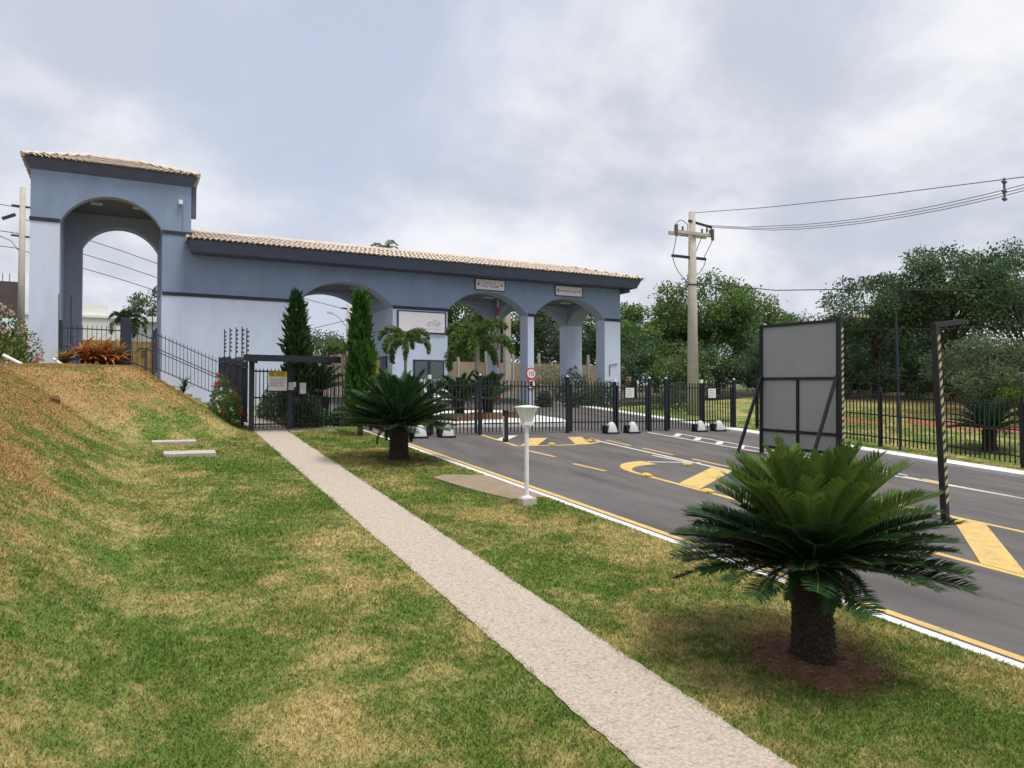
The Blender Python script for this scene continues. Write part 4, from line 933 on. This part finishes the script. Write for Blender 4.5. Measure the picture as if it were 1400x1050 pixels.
# cycads
frond_cache = {}
def frond_mesh(kind, var, mtl, npair=74):
    lw = .0072*74/max(40, npair)
    """unit-length frond along +x; rib plus leaflets set in a V"""
    k = (kind, var, mtl.name, npair)
    if k in frond_cache: return frond_cache[k]
    rng = np.random.default_rng(hash((kind == 'up', var)) % 1000+var*7); t = np.linspace(0, 1, 15)
    bend = {'up': .50, 'low': .36, 'droop': 1.5}[kind]*rng.uniform(.8, 1.25)
    ang = bend*(t**1.7)*(-1.0) + (.10 if kind == 'up' else .18)
    dx = np.cos(ang); dz = np.sin(ang); X = np.concatenate([[0], np.cumsum((dx[1:]+dx[:-1])/2/14)]); Zc = np.concatenate([[0], np.cumsum((dz[1:]+dz[:-1])/2/14)])
    V = []; F = []; Tn = []; MI = []
    rad = .0095*(1-.7*t)
    for i in range(15):
        for a in (0, 2.09, 4.19): V.append((X[i], rad[i]*math.sin(a), Zc[i]+rad[i]*math.cos(a))); Tn.append(.8)
    for i in range(14):
        for q in range(3): F.append((i*3+q, i*3+(q+1) % 3, i*3+3+(q+1) % 3, i*3+3+q)); MI.append(1)
    for j in range(npair):
        s = .13+.865*(j+.5)/npair; x = np.interp(s, t, X); z = np.interp(s, t, Zc); a = np.interp(s, t, ang)
        ln = .168*(math.sin(math.pi*min(1, .14+.64*(s-.13)/.87))**.6)*rng.uniform(.93, 1.05)
        if s > .93: ln *= 1-.25*(s-.93)/.07
        fw = .95-.45*s                                   # forward sweep
        for sd in (-1, 1):
            lift = rng.uniform(.42, .62) if kind == 'up' else rng.uniform(.2, .42)
            ca, sa = math.cos(a), math.sin(a)
            f3 = np.array([ca, 0, sa]); u3 = np.array([-sa, 0, ca]); s3 = np.array([0, sd, 0])
            th = fw+rng.uniform(-.07, .07)
            d = f3*math.cos(th+.35)+ (s3*math.cos(lift)+u3*math.sin(lift))*math.sin(th+.35)
            d2 = d*.9-u3*.18+f3*.12
            p0 = np.array([x, 0, z]); p1 = p0+d*ln*.55; p2 = p1+d2*ln*.45
            wv = np.cross(d, u3); wv = wv/np.linalg.norm(wv)*lw; b = len(V)
            for p in (p0-wv*.8, p0+wv*.8, p1+wv, p1-wv, p2+wv*.15, p2-wv*.15): V.append(tuple(p)); Tn.append(float(np.clip(.25+.6*s+rng.normal(0, .14), 0, 1)))
            F.append((b, b+1, b+2, b+3)); F.append((b+3, b+2, b+4, b+5)); MI += [0, 0]
    me = arr_mesh('frond', V, F, [mtl, M['rachis']], Tn); me.polygons.foreach_set('material_index', MI); frond_cache[k] = me; return me
def cycad(label, x, y, z, th, tr, fl, n_up, n_low, seed, spec=((.95, .75), (.25, -.12)), new='cycadnew', npair=74, trunk=True, group=None, droop=4):
    rnd = random.Random(seed); t = thing('cycad', label, 'cycad', (x, y, z), 0, group)
    if trunk:
        m = MB(); prof = [(-.1, 1.12), (.0, 1.1), (.15, 1.0), (.45, .9), (.75, .95), (.9, 1.05), (1.0, .75), (1.06, .3)]; n = 22
        for zz, rr in prof:
            for k in range(n):
                a = 2*math.pi*k/n; r_ = tr*rr*(1+.05*math.sin(5*a+zz*20)+rnd.uniform(-.04, .04)); m.v.append((r_*math.cos(a), r_*math.sin(a), zz*th))
        for j in range(len(prof)-1):
            for k in range(n): m.f.append([j*n+k, j*n+(k+1) % n, (j+1)*n+(k+1) % n, (j+1)*n+k]); m.m.append(0)
        m.f.append([(len(prof)-1)*n+k for k in range(n)]); m.m.append(0)
        tk = m.build('trunk', M['trunk'], t)
        # old leaf bases, too many and too small to pick apart
        s = MB(); rows = 17
        for j in range(rows):
            zz = th*(j+.4)/rows; rr = tr*np.interp(zz/th, [p[0] for p in prof], [p[1] for p in prof])
            for k in range(26):
                a = 2*math.pi*(k+.5*(j % 2))/26+rnd.uniform(-.06, .06); c = Vector((math.cos(a), math.sin(a), 0)); q = Vector((-c.y, c.x, 0))
                L = tr*rnd.uniform(.12, .28); w = tr*.13; b0 = c*rr*.95+Vector((0, 0, zz+rnd.uniform(-.02, .02))); tip = b0+c*L*.8+Vector((0, 0, rnd.uniform(-.3, .9)*L))
                s.add([b0-q*w+Vector((0,0,-.012)), b0+q*w+Vector((0,0,-.012)), b0+q*w*.8+Vector((0,0,.035)), b0-q*w*.8+Vector((0,0,.035)), tip-q*w*.5, tip+q*w*.5], [(0,1,5,4), (1,2,5), (2,3,4,5), (3,0,4)])
        stuff(s.build('leaf_bases', M['trunk2'], tk))
    top = th
    def put(kind, az, el, ln, mm, i):
        me = frond_mesh(kind, i % 5, M[mm], npair)
        r0 = tr*.45; o = link('frond', me, t)
        o.matrix_local = Matrix.Translation((r0*math.cos(az), r0*math.sin(az), top+.02)) @ Matrix.Rotation(az, 4, 'Z') @ Matrix.Rotation(-el, 4, 'Y') @ Matrix.Rotation(rnd.uniform(-.3, .3), 4, 'X') @ Matrix.Diagonal((ln, ln, ln, 1))
    ga = 2.39996
    for i in range(n_up):
        u = i/n_up; put('up', i*ga+rnd.uniform(-.12, .12), spec[0][0]+(spec[0][1]-spec[0][0])*u+rnd.uniform(-.12, .12), fl*rnd.uniform(.86, 1.04), new, i)
    for i in range(n_low):
        u = i/n_low; put('low', i*ga+.7+rnd.uniform(-.12, .12), spec[1][0]+(spec[1][1]-spec[1][0])*u+rnd.uniform(-.08, .08), fl*rnd.uniform(.88, 1.08), 'cycadold', i)
    for i in range(droop): put('droop', rnd.uniform(0, 6.28), rnd.uniform(-.45, .0), fl*rnd.uniform(.28, .5), 'cycadold', i)
    return t
cycad('large cycad with light green upright crown in a ring of bare red soil', 5.97, 5.25, Z(5.97, 5.25)-.03, .95, .195, 1.22, 60, 86, 3, ((1.36, .74), (.52, -.12)), npair=84, droop=16)
cycad('dark domed cycad on the lawn strip between footpath and gate', 6.21, 18.27, Z(6.21, 18.27)-.03, .88, .24, 1.45, 44, 56, 5, ((1.35, .55), (.5, -.12)), 'cycadold', 60, droop=6)
pl_ = thing('planter', 'tall black square planter holding a cycad behind the pedestrian gate fence', 'planter', (6.38, 27.8, float(base_z(6.4, 27.8))))
MB().add([(-.28,-.28,-.08), (.28,-.28,-.08), (.28,.28,-.08), (-.28,.28,-.08), (-.34,-.34,.9), (.34,-.34,.9), (.34,.34,.9), (-.34,.34,.9)], [(0,3,2,1),(0,1,5,4),(1,2,6,5),(2,3,7,6),(3,0,4,7),(4,5,6,7)]).build('tub', M['navy'], pl_)
MB().box(-.3, .3, -.3, .3, .9, .93).build('soil', M['soil'], pl_)
cycad('cycad growing out of the tall black planter', 6.38, 27.8, float(base_z(6.4, 27.8))+.9, .18, .16, 1.15, 26, 12, 7, ((1.3, .5), (.35, .1)), 'cycadold', 44, droop=0)
cycad('dark cycad on the lawn behind the black roadside fence', 26.1, 15.5, Z(26.1, 15.5)-.02, .7, .22, 1.25, 24, 26, 9, ((1.2, .6), (.4, -.1)), 'cycadold', 44)
cycad('cycad in the clay ring bed next to the car inside the gate', 11.74, 27.3, float(base_z(0, 27.3))+.1, .7, .2, 1.2, 26, 26, 11, ((1.25, .6), (.4, 0)), 'cycadold', 40)
cycad('cycad with stiff upright fronds in the clay ring bed inside the gate', 13.1, 27.6, float(base_z(0, 27.6))+.1, .75, .2, 1.15, 30, 14, 12, ((1.35, .8), (.5, .3)), 'cycadold', 40)
def soil_patch(x, y, r, seed, mtl, zf=Z, sink=.0, n=28, ry=None):
    rnd = random.Random(seed); m = MB(); ry = ry or r; rings = 6; vs = [(x, y, zf(x, y)+.05)]; fs = []
    ph = [rnd.uniform(0, 6.28) for _ in range(3)]
    for j in range(1, rings+1):
        for k in range(n):
            a = 2*math.pi*k/n; q = j/rings*(1+.10*math.sin(2*a+ph[0])+.07*math.sin(5*a+ph[1])); xx = x+r*q*math.cos(a); yy = y+ry*q*math.sin(a)
            vs.append((xx, yy, zf(xx, yy)+(.035*(1-j/rings)+rnd.uniform(-.012, .02) if j < rings else -.01)+.012))
    for k in range(n): fs.append((0, 1+k, 1+(k+1) % n))
    for j in range(rings-1):
        for k in range(n): fs.append((1+j*n+k, 1+j*n+(k+1) % n, 1+(j+1)*n+(k+1) % n, 1+(j+1)*n+k))
    m.add(vs, fs); return struct(m.build('soil_patch', mtl, smooth=True))
soil_patch(5.97, 5.25, .66, 2, M['soil']); soil_patch(6.21, 18.27, .6, 5, M['soil'])
soil_patch(31.5, 19.5, 1.4, 7, M['redearth'], ry=3.0); soil_patch(29.0, 23.0, .7, 8, M['redearth'], ry=1.6)

def litter(x, y, r, n, seed):
    rng = np.random.default_rng(seed); a = rng.uniform(0, 2*np.pi, n); q = r*np.sqrt(rng.random(n))*(1+.2*rng.random(n)); X = x+q*np.cos(a); Y = y+q*np.sin(a)
    P = np.stack([X, Y, zg(X, Y)+.015+.035*(1-np.minimum(q/r, 1))+.012*rng.random(n)], 1); D = rng.standard_normal((n, 3))*np.array([1, 1, .25]); L = rng.uniform(.02, .075, n)
    o = link('leaf_litter', leaf_quads(P, D, L, L*.16, rng, rng.random(n), M['litter'], 'leaf_litter')); return stuff(o)
M['litter'] = leaf_mat('dry_litter', (.10,.055,.028), (.34,.25,.14), .1, .9)
tag(litter(5.97, 5.25, .70, 2600, 1), 'dry leaf litter in the soil ring of the large cycad', 'leaf litter'); tag(litter(6.21, 18.27, .6, 900, 2), 'dry leaf litter in the soil ring of the dark domed cycad', 'leaf litter')
# cypresses
def cypress(label, x, y, z, H, R, seed, mtl, n=5200, stem=.25):
    rng = np.random.default_rng(seed); t = thing('cypress', label, 'cypress', (x, y, z))
    MB().tube([(0,0,-.15), (0,0,stem+.2), (.02,0,H*.8)], [.09, .08, .02], 8).build('trunk', M['bark'], t, smooth=True)
    u = rng.random(n)**.85; a = rng.uniform(0, 2*np.pi, n)
    prof = np.interp(u, [0, .08, .3, .6, .85, 1], [.62, .92, 1.0, .86, .5, .05])*R
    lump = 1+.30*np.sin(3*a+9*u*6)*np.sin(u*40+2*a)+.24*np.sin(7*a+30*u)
    rr = prof*lump*(1-.4*rng.random(n)**2); zz = stem+u*(H-stem)
    P = np.stack([rr*np.cos(a), rr*np.sin(a), zz], 1); D = np.stack([np.cos(a)*.45, np.sin(a)*.45, np.full(n, 1.0)], 1)+rng.standard_normal((n, 3))*.34
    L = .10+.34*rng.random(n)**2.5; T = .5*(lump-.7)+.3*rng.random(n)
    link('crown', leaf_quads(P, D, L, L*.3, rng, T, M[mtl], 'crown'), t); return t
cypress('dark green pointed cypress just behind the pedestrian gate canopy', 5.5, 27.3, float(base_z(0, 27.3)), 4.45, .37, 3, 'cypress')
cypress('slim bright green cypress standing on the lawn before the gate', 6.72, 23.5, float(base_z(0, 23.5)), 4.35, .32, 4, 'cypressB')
cypress('short dark cypress tucked behind the taller one at the arch', 6.15, 29.6, float(base_z(0, 29.6)), 3.4, .4, 6, 'cypress', 3000)

# palms
palm_cache = {}
def palm_frond(var, plumose, n=90, droop=1.0, mtl='palm', ll=.25):
    k = (var, plumose, n, droop, mtl, ll)
    if k in palm_cache: return palm_cache[k]
    rng = np.random.default_rng(50+var); t = np.linspace(0, 1, 14); ang = .5-droop*1.9*t**1.3*rng.uniform(.85, 1.15)
    dx = np.cos(ang); dz = np.sin(ang); X = np.concatenate([[0], np.cumsum((dx[1:]+dx[:-1])/2/13)]); Zc = np.concatenate([[0], np.cumsum((dz[1:]+dz[:-1])/2/13)])
    m = MB().tube([(X[i], 0, Zc[i]) for i in range(14)], [.014*(1-.8*q) for q in t], 4)
    nv = len(m.v); V = list(m.v); F = [tuple(f) for f in m.f if len(f) == 4]; T = [.9]*nv
    for j in range(n):
        s = .16+.84*rng.random(); x = np.interp(s, t, X); z = np.interp(s, t, Zc); a = np.interp(s, t, ang)
        f3 = np.array([math.cos(a), 0, math.sin(a)]); u3 = np.array([-f3[2], 0, f3[0]]); sd = rng.choice([-1, 1])
        phi = rng.uniform(-1.5, 1.5) if plumose else rng.uniform(-.3, .5)
        d = f3*.55+np.array([0, sd, 0])*math.cos(phi)+u3*math.sin(phi); d /= np.linalg.norm(d); ln = ll*(math.sin(math.pi*min(1, .2+.75*s)))**.6*rng.uniform(.8, 1.1)
        p0 = np.array([x, 0, z]); p1 = p0+d*ln*.6; p2 = p1+(d*.8+np.array([0, 0, -.5]))*ln*.4; wv = np.cross(d, rng.standard_normal(3)); wv = wv/np.linalg.norm(wv)*.013; b = len(V)
        for p in (p0-wv*.5, p0+wv*.5, p1+wv, p1-wv, p2+wv*.2, p2-wv*.2): V.append(tuple(p)); T.append(float(np.clip(rng.normal(.5, .22), 0, 1)))
        F += [(b, b+1, b+2, b+3), (b+3, b+2, b+4, b+5)]
    me = arr_mesh('frond', V, F, M[mtl], T); palm_cache[k] = me; return me
def palm(label, x, y, z0, zc, fl, n, seed, plumose=True, tr=.09, els=(1.2, .1), leaves=150, droop=1.0, group=None, shaft=True, mtl='palm', ll=.25):
    rnd = random.Random(seed); t = thing('palm_tree', label, 'palm', (x, y, z0), 0, group); h = zc-z0
    if h > .3:
        m = MB(); k = max(6, int(h/.25)); m.tube([(rnd.uniform(-.01, .01), 0, -.2+(h+.2)*i/k) for i in range(k+1)], [tr*(1.15-.3*i/k)*(1+.06*(i % 2)) for i in range(k+1)], 9); m.build('trunk', M['palmtrunk'], t, smooth=True)
        if shaft: MB().tube([(0,0,h-.45), (0,0,h-.2), (0,0,h+.05)], [tr*.85, tr*.95, tr*.5], 9).build('crownshaft', M['rachis'], t, smooth=True)
    for i in range(n):
        az = i*2.39996+rnd.uniform(-.2, .2); el = els[0]+(els[1]-els[0])*i/max(1, n-1)+rnd.uniform(-.1, .1); ln = fl*rnd.uniform(.85, 1.08)
        o = link('frond', palm_frond(i % 3, plumose, leaves, droop, mtl, ll), t); o.matrix_local = Matrix.Translation((0, 0, h)) @ Matrix.Rotation(az, 4, 'Z') @ Matrix.Rotation(-el+.5, 4, 'Y') @ Matrix.Diagonal((ln, ln, ln, 1))
    return t
palm('foxtail palm with bushy drooping fronds before the white name board', 10.12, 29.0, float(base_z(0, 29)), 5.25, 1.6, 8, 4, True, .065, (1.5, .45), 330, 1.4, ll=.15)
palm('large feathery palm with yellowish crownshaft at the edge of the guardhouse wall', 14.75, 32.2, float(base_z(0, 32.2)), 5.6, 2.2, 10, 6, True, .11, (1.5, .2), 360, 1.15, ll=.17)
palm('small palm behind the wide navy fence pillar at the tower', .25, 41.5, Z(.25, 41.5), 6.95, 1.15, 12, 8, False, .1, (1.3, -.1), 150, 1.0, ll=.3)
palm('tiny palm with a pale stem behind the stair-head fence', .95, 37.0, Z(.95, 37), 5.15, .55, 8, 9, False, .07, (1.0, .0), 60, .9)
palm('tall palm tip showing above the main tiled roof', 15.3, 48, 3.4, 13.0, 1.25, 12, 10, False, .14, (1.1, .0), 90, .8)
for i, x in enumerate((11.6, 12.3, 12.8, 13.4)):
    palm('small upright palm in the row over the plank fence behind the arch', x, 51, 3.4, 6.25, .95, 8, 20+i, False, .06, (1.45, .9), 60, .7, 'palms over the plank fence')

# shrubs and flowers
def shrub(name, label, x, y, z, rx, ry, h, mtl, seed, n=2600, leaf=.11, flowers=None, group=None):
    rng = np.random.default_rng(seed); t = thing(name, label, 'shrub', (x, y, z), 0, group)
    v = rng.standard_normal((n, 3)); v /= np.linalg.norm(v, axis=1, keepdims=True); v[:, 2] = np.abs(v[:, 2]); q = 1-.5*rng.random(n)**1.5
    lump = 1+.18*np.sin(v[:, 0]*6+seed)*np.sin(v[:, 1]*5+v[:, 2]*7)
    P = np.stack([v[:, 0]*rx*q*lump, v[:, 1]*ry*q*lump, v[:, 2]*h*q*lump], 1); D = v*.7+rng.standard_normal((n, 3))*.6; L = leaf*rng.uniform(.6, 1.3, n)
    st = MB()
    for k in range(5): a = 1.25*k; st.tube([(0, 0, -.1), (rx*.3*math.cos(a), ry*.3*math.sin(a), h*.4), (rx*.6*math.cos(a), ry*.6*math.sin(a), h*.75)], [.03, .02, .008], 5)
    st.build('stems', M['bark'], t)
    link('foliage', leaf_quads(P, D, L, L*.5, rng, rng.normal(.45, .22, n), M[mtl], 'foliage'), t)
    for mm, cnt, size in (flowers or []):
        # blossom clusters
        c = rng.standard_normal((cnt, 3)); c /= np.linalg.norm(c, axis=1, keepdims=True); c[:, 2] = np.abs(c[:, 2]); c[:, 1] = -np.abs(c[:, 1])
        for i in range(cnt):
            cc = c[i]*np.array([rx, ry, h])*rng.uniform(.9, 1.08); k = 14
            p = cc+rng.standard_normal((k, 3))*size*.5; link('blossom', leaf_quads(p, rng.standard_normal((k, 3)), np.full(k, size), np.full(k, size*.8), rng, rng.random(k), M[mm], 'blossom'), t)
    return t
shrub('oleander_bush', 'green bush with pink blossom clusters left of the tower pier', -4.15, 33.2, Z(-4.15, 33.2), 1.45, 1.1, 2.0, 'leafA', 3, 3600, .14, [('pink', 26, .13)])
shrub('flower_shrub', 'shrub with red and white blossoms beside the pedestrian gate post', 3.2, 26.9, Z(3.2, 26.9), .5, 1.0, 1.05, 'leafA', 5, 2400, .09, [('redpetal', 9, .06), ('whitepetal', 10, .05)])
shrub('flower_shrub', 'tall shrub with red blossoms climbing the stepped fence', 3.28, 29.3, Z(3.28, 29.3), .45, 1.2, 1.5, 'leafB', 6, 2400, .09, [('redpetal', 11, .07), ('whitepetal', 4, .05)])
for i, (x, y, rx, ry, h, lb) in enumerate(((5.1, 29.2, .55, 1.6, 1.25, 'dark clipped hedge along the path behind the pedestrian gate'), (5.75, 26.8, .7, .6, 1.05, 'dark leafy shrub between gate fence and black planter'), (23.0, 33.9, 1.0, .7, 1.35, 'dark shrub at the foot of the gatehouse end pier'), (21.6, 34.2, .9, .5, .7, 'low dark shrub between the two gatehouse columns'), (25.8, 31.5, 1.1, 1.6, 1.5, 'dark shrub between utility pole and gatehouse end'), (22.9, 36.9, .9, 1.6, 1.9, 'brownish shrub inside the far road arch'),
        (7.0, 27.0, .5, .5, .55, 'low shrub behind the gate fence right of the black planter'), (26.0, 44, 2.2, 1.6, 2.4, 'shrub mass behind the far road arch'), (19.6, 34.4, .35, .35, .75, 'small pale-leaved shrub at the foot of the slim column'))):
    shrub('shrub', lb, x, y, float(base_z(x, y))-.03, rx, ry, h, ('leafC' if i in (5, 8) else 'leafB'), 20+i, 2600, .12)
def strap_plant(name, label, x, y, z, n, L, W, mtl, seed, els=(.3, 1.4), group=None, cat='plant'):
    rnd = random.Random(seed); t = thing(name, label, cat, (x, y, z), 0, group)
    V0 = []; 
    m = [(0,-.5,0),(0,.5,0)]
    rng = np.random.default_rng(seed); V = []; F = []; T = []
    for var in range(1):
        segs = 5
        for i in range(segs+1):
            u = i/segs; w = W*(.45+.55*math.sin(math.pi*min(1, .25+.75*u)))*(1-u**5*.95); 
            V += [(u*L, -w/2, .25*L*math.sin(u*2.2)-.22*L*u*u), (u*L, 0, .25*L*math.sin(u*2.2)-.22*L*u*u-.12*w), (u*L, w/2, .25*L*math.sin(u*2.2)-.22*L*u*u)]; T += [u*.9]*3
        for i in range(segs):
            for k in range(2): F.append((i*3+k, i*3+k+1, i*3+4+k, i*3+3+k))
    me = arr_mesh('leaf', V, F, M[mtl], T)
    for i in range(n):
        az = i*2.39996; el = els[0]+(els[1]-els[0])*rnd.random(); s = rnd.uniform(.7, 1.1)
        o = link('leaf', me, t); o.matrix_local = Matrix.Translation((0, 0, .02+.25*L*(i/n))) @ Matrix.Rotation(az, 4, 'Z') @ Matrix.Rotation(-el+.3, 4, 'Y') @ Matrix.Diagonal((s, s, s, 1))
    return t
for i, (x, y, L) in enumerate(((-1.85, 33.0, .55), (-1.3, 33.0, .75), (-.95, 32.8, .85), (-.6, 33.0, .9), (-.35, 32.7, .75), (-1.1, 32.5, .6), (-.1, 33.1, .7), (-.7, 32.4, .7))):
    strap_plant('bromeliad', 'red and yellow leafed bromeliad in the clump before the mound fence', x, y, Z(x, y)+.05, 22, L*1.3, .17, 'bromelia' if i % 3 else 'bromelia2', 60+i, (.3, 1.4), 'red bromeliads on the mound')
strap_plant('agave_plant', 'dark spiky plant growing at the sloping stair fence', 2.25, 33.1, Z(2.25, 33.1), 26, .8, .06, 'cycadold', 70, (.2, 1.45))
strap_plant('yellow_plant', 'yellow-green spiky plant on the median between the clay beds', 15.0, 28.3, float(base_z(0, 28.3))+.1, 20, .7, .07, 'leafD', 71, (.5, 1.45))
strap_plant('yellow_plant', 'tall yellow-green spiky plant behind the stiff cycad', 16.2, 33.5, float(base_z(0, 33.5)), 22, 1.3, .09, 'leafD', 72, (.7, 1.5))

# ------------------------------------------------------------------ inside the gate: median, car, walls, houses
mi = struct(MB().prism([(10.55, 25.6), (15.6, 25.2), (16.2, 27), (15.4, 31), (10.8, 31)], 0, .14, 'z').build('median_kerb', M['kerb'])); mi.location = (0, 0, 0)
for v in mi.data.vertices: v.co.z += float(base_z(0, v.co.y))-.03
def clay_ring(x, y, r, lb):
    t = thing('clay_ring_bed', lb, 'planter', (x, y, float(base_z(0, y))+.1)); n = 18
    m = MB(); vs = []
    for rr, zz in ((r, -.05), (r*1.04, .22), (r*.88, .22), (r*.86, .12)):
        vs += [(rr*math.cos(2*math.pi*k/n), rr*math.sin(2*math.pi*k/n), zz) for k in range(n)]
    m.add(vs, [(j*n+k, j*n+(k+1) % n, (j+1)*n+(k+1) % n, (j+1)*n+k) for j in range(3) for k in range(n)]); m.build('rim', M['terra'], t)
    m = MB(); m.add([(r*.87*math.cos(2*math.pi*k/n), r*.87*math.sin(2*math.pi*k/n), .13) for k in range(n)], [list(range(n))]); m.build('soil', M['soil'], t)
clay_ring(11.74, 27.3, .75, 'low clay ring bed round the cycad next to the car'); clay_ring(13.1, 27.6, .7, 'low clay ring bed round the stiff upright cycad'); clay_ring(14.6, 27.9, .6, 'low clay ring bed by the yellow-green plant')
# white car waiting at the guardhouse
cz = float(base_z(0, 32.2))-.03
car = thing('car', 'white hatchback waiting in front of the guardhouse behind the gate', 'car', (12.75, 32.6, cz), math.radians(-4))
prof = [(-1.9, .3), (-1.92, .62), (-1.75, .82), (-.95, .95), (-.35, 1.42), (.9, 1.46), (1.65, 1.0), (1.9, .9), (1.95, .35)]      # nose towards -y
cb = MB(); n = len(prof); vs = []
for sx, k in ((-.80, 0), (.80, 0)):
    for (yy, zz) in prof: vs.append((sx*(1 if zz < 1.0 else .80), yy, zz))
cb.add(vs, [list(range(n))[::-1], list(range(n, 2*n))]+[(i, (i+1) % n, (i+1) % n+n, i+n) for i in range(n)]); cb.build('body', M['carwhite'], car, bevel=.03)
gs = MB(); gs.add([(-.68,-.93,.99), (.68,-.93,.99), (.58,-.40,1.39), (-.58,-.40,1.39)], [(0,1,2,3)])
for v in range(4): gs.v[v] = (gs.v[v][0], gs.v[v][1]-.02, gs.v[v][2]+.02)
gs.build('windscreen', M['glass'], car)
for sx in (-1, 1):
    MB().add([(sx*.815,-.7,.98), (sx*.815,1.3,1.0), (sx*.665,.85,1.40), (sx*.665,-.3,1.37)], [(0,1,2,3)]).build('side_window', M['glass'], car)
    MB().box(sx*.62-.14, sx*.62+.14, -1.945, -1.82, .62, .76).build('headlight', M['lampglass'], car, bevel=.02)
    for yy in (-1.2, 1.25):
        w = MB().tube([(sx*.72, yy, .31), (sx*.84, yy, .31)], .31, 16).build('wheel', M['rubber'], car); MB().tube([(sx*.80, yy, .31), (sx*.845, yy, .31)], .19, 12).build('rim', M['motor'], w)
MB().box(-.5, .5, -1.96, -1.88, .36, .5).build('grille', M['black'], car)
# walls beyond
pf = thing('plank_fence', 'weathered vertical plank fence behind the arch of the cypresses', 'fence', (12.5, 52, 3.4)); rnd = random.Random(2)
for k in range(22): MB().box(-3+.27*k, -2.76+.27*k, rnd.uniform(-.02, .02), .05+rnd.uniform(0, .02), -.3, 2.6+rnd.uniform(-.15, .25)).build('plank', M['plank'], pf)
for z in (.6, 2.0): MB().box(-3.05, 3.0, .07, .13, z, z+.1).build('rail', M['plank'], pf)
ow = thing('boundary_wall', 'stained beige concrete panel wall with posts behind the road arches', 'wall', (26, 50, 3.3))
for k in range(9):
    x = -9+2.2*k; MB().box(x+.07, x+2.13, -.05, .05, -.5, 2.5).build('panel', M['oldwall'], ow); MB().box(x-.07, x+.07, -.1, .1, -.5, 3.3).build('post', M['concrete'], ow)
hs = thing('house', 'low white flat-roofed house seen through the tower arch', 'house', (0, 62, 4.4))
MB().box(-6, 1.2, 0, 8, -.5, 4.7).build('wall', M['housewall'], hs); MB().box(-2.6, -.9, .5, 4, 4.7, 5.5).build('roof_tank_box', M['housewall'], hs); MB().box(-6.1, 1.3, -.12, 8.1, 4.55, 4.72).build('parapet', M['white'], hs)
hs2 = thing('house', 'white house wing with a shaded eave band beside the round dark tree', 'house', (3.2, 58, 4.4))
MB().box(-2, 6, 0, 6, -.5, 4.0).build('wall', M['housewall'], hs2); MB().box(-2.4, 6.4, -.6, 6.4, 4.0, 4.35).build('roof_slab', M['white'], hs2); MB().box(-1.2, .6, -.03, .1, 2.9, 3.5).build('window', M['glass'], hs2)
rw = MB().box(-5, 6, 0, .35, -.6, 1.8).build('retaining_wall', M['ochre']); rw.location = (-.5, 44.5, 4.3); tag(rw, 'ochre earth-coloured retaining wall behind the mound fence', 'wall')
bw = thing('boundary_wall', 'dark brown panel wall topped with spikes, left of the tower', 'wall', (-6.5, 46, 4.3))
MB().box(-5, 1.75, 0, .2, 2.9, 4.75).build('panel', M['brownwall'], bw); MB().box(-5, 1.8, -.05, .3, -.5, 2.4).build('base_wall', M['housewall'], bw)
for k in range(22): link('spike', bar_mesh(.45, .03, 'iron'), bw, (-4.9+.3*k, .1, 4.75))
for k in range(22): link('bar', bar_mesh(.55, .03, 'iron'), bw, (-4.9+.3*k, .1, 2.38))
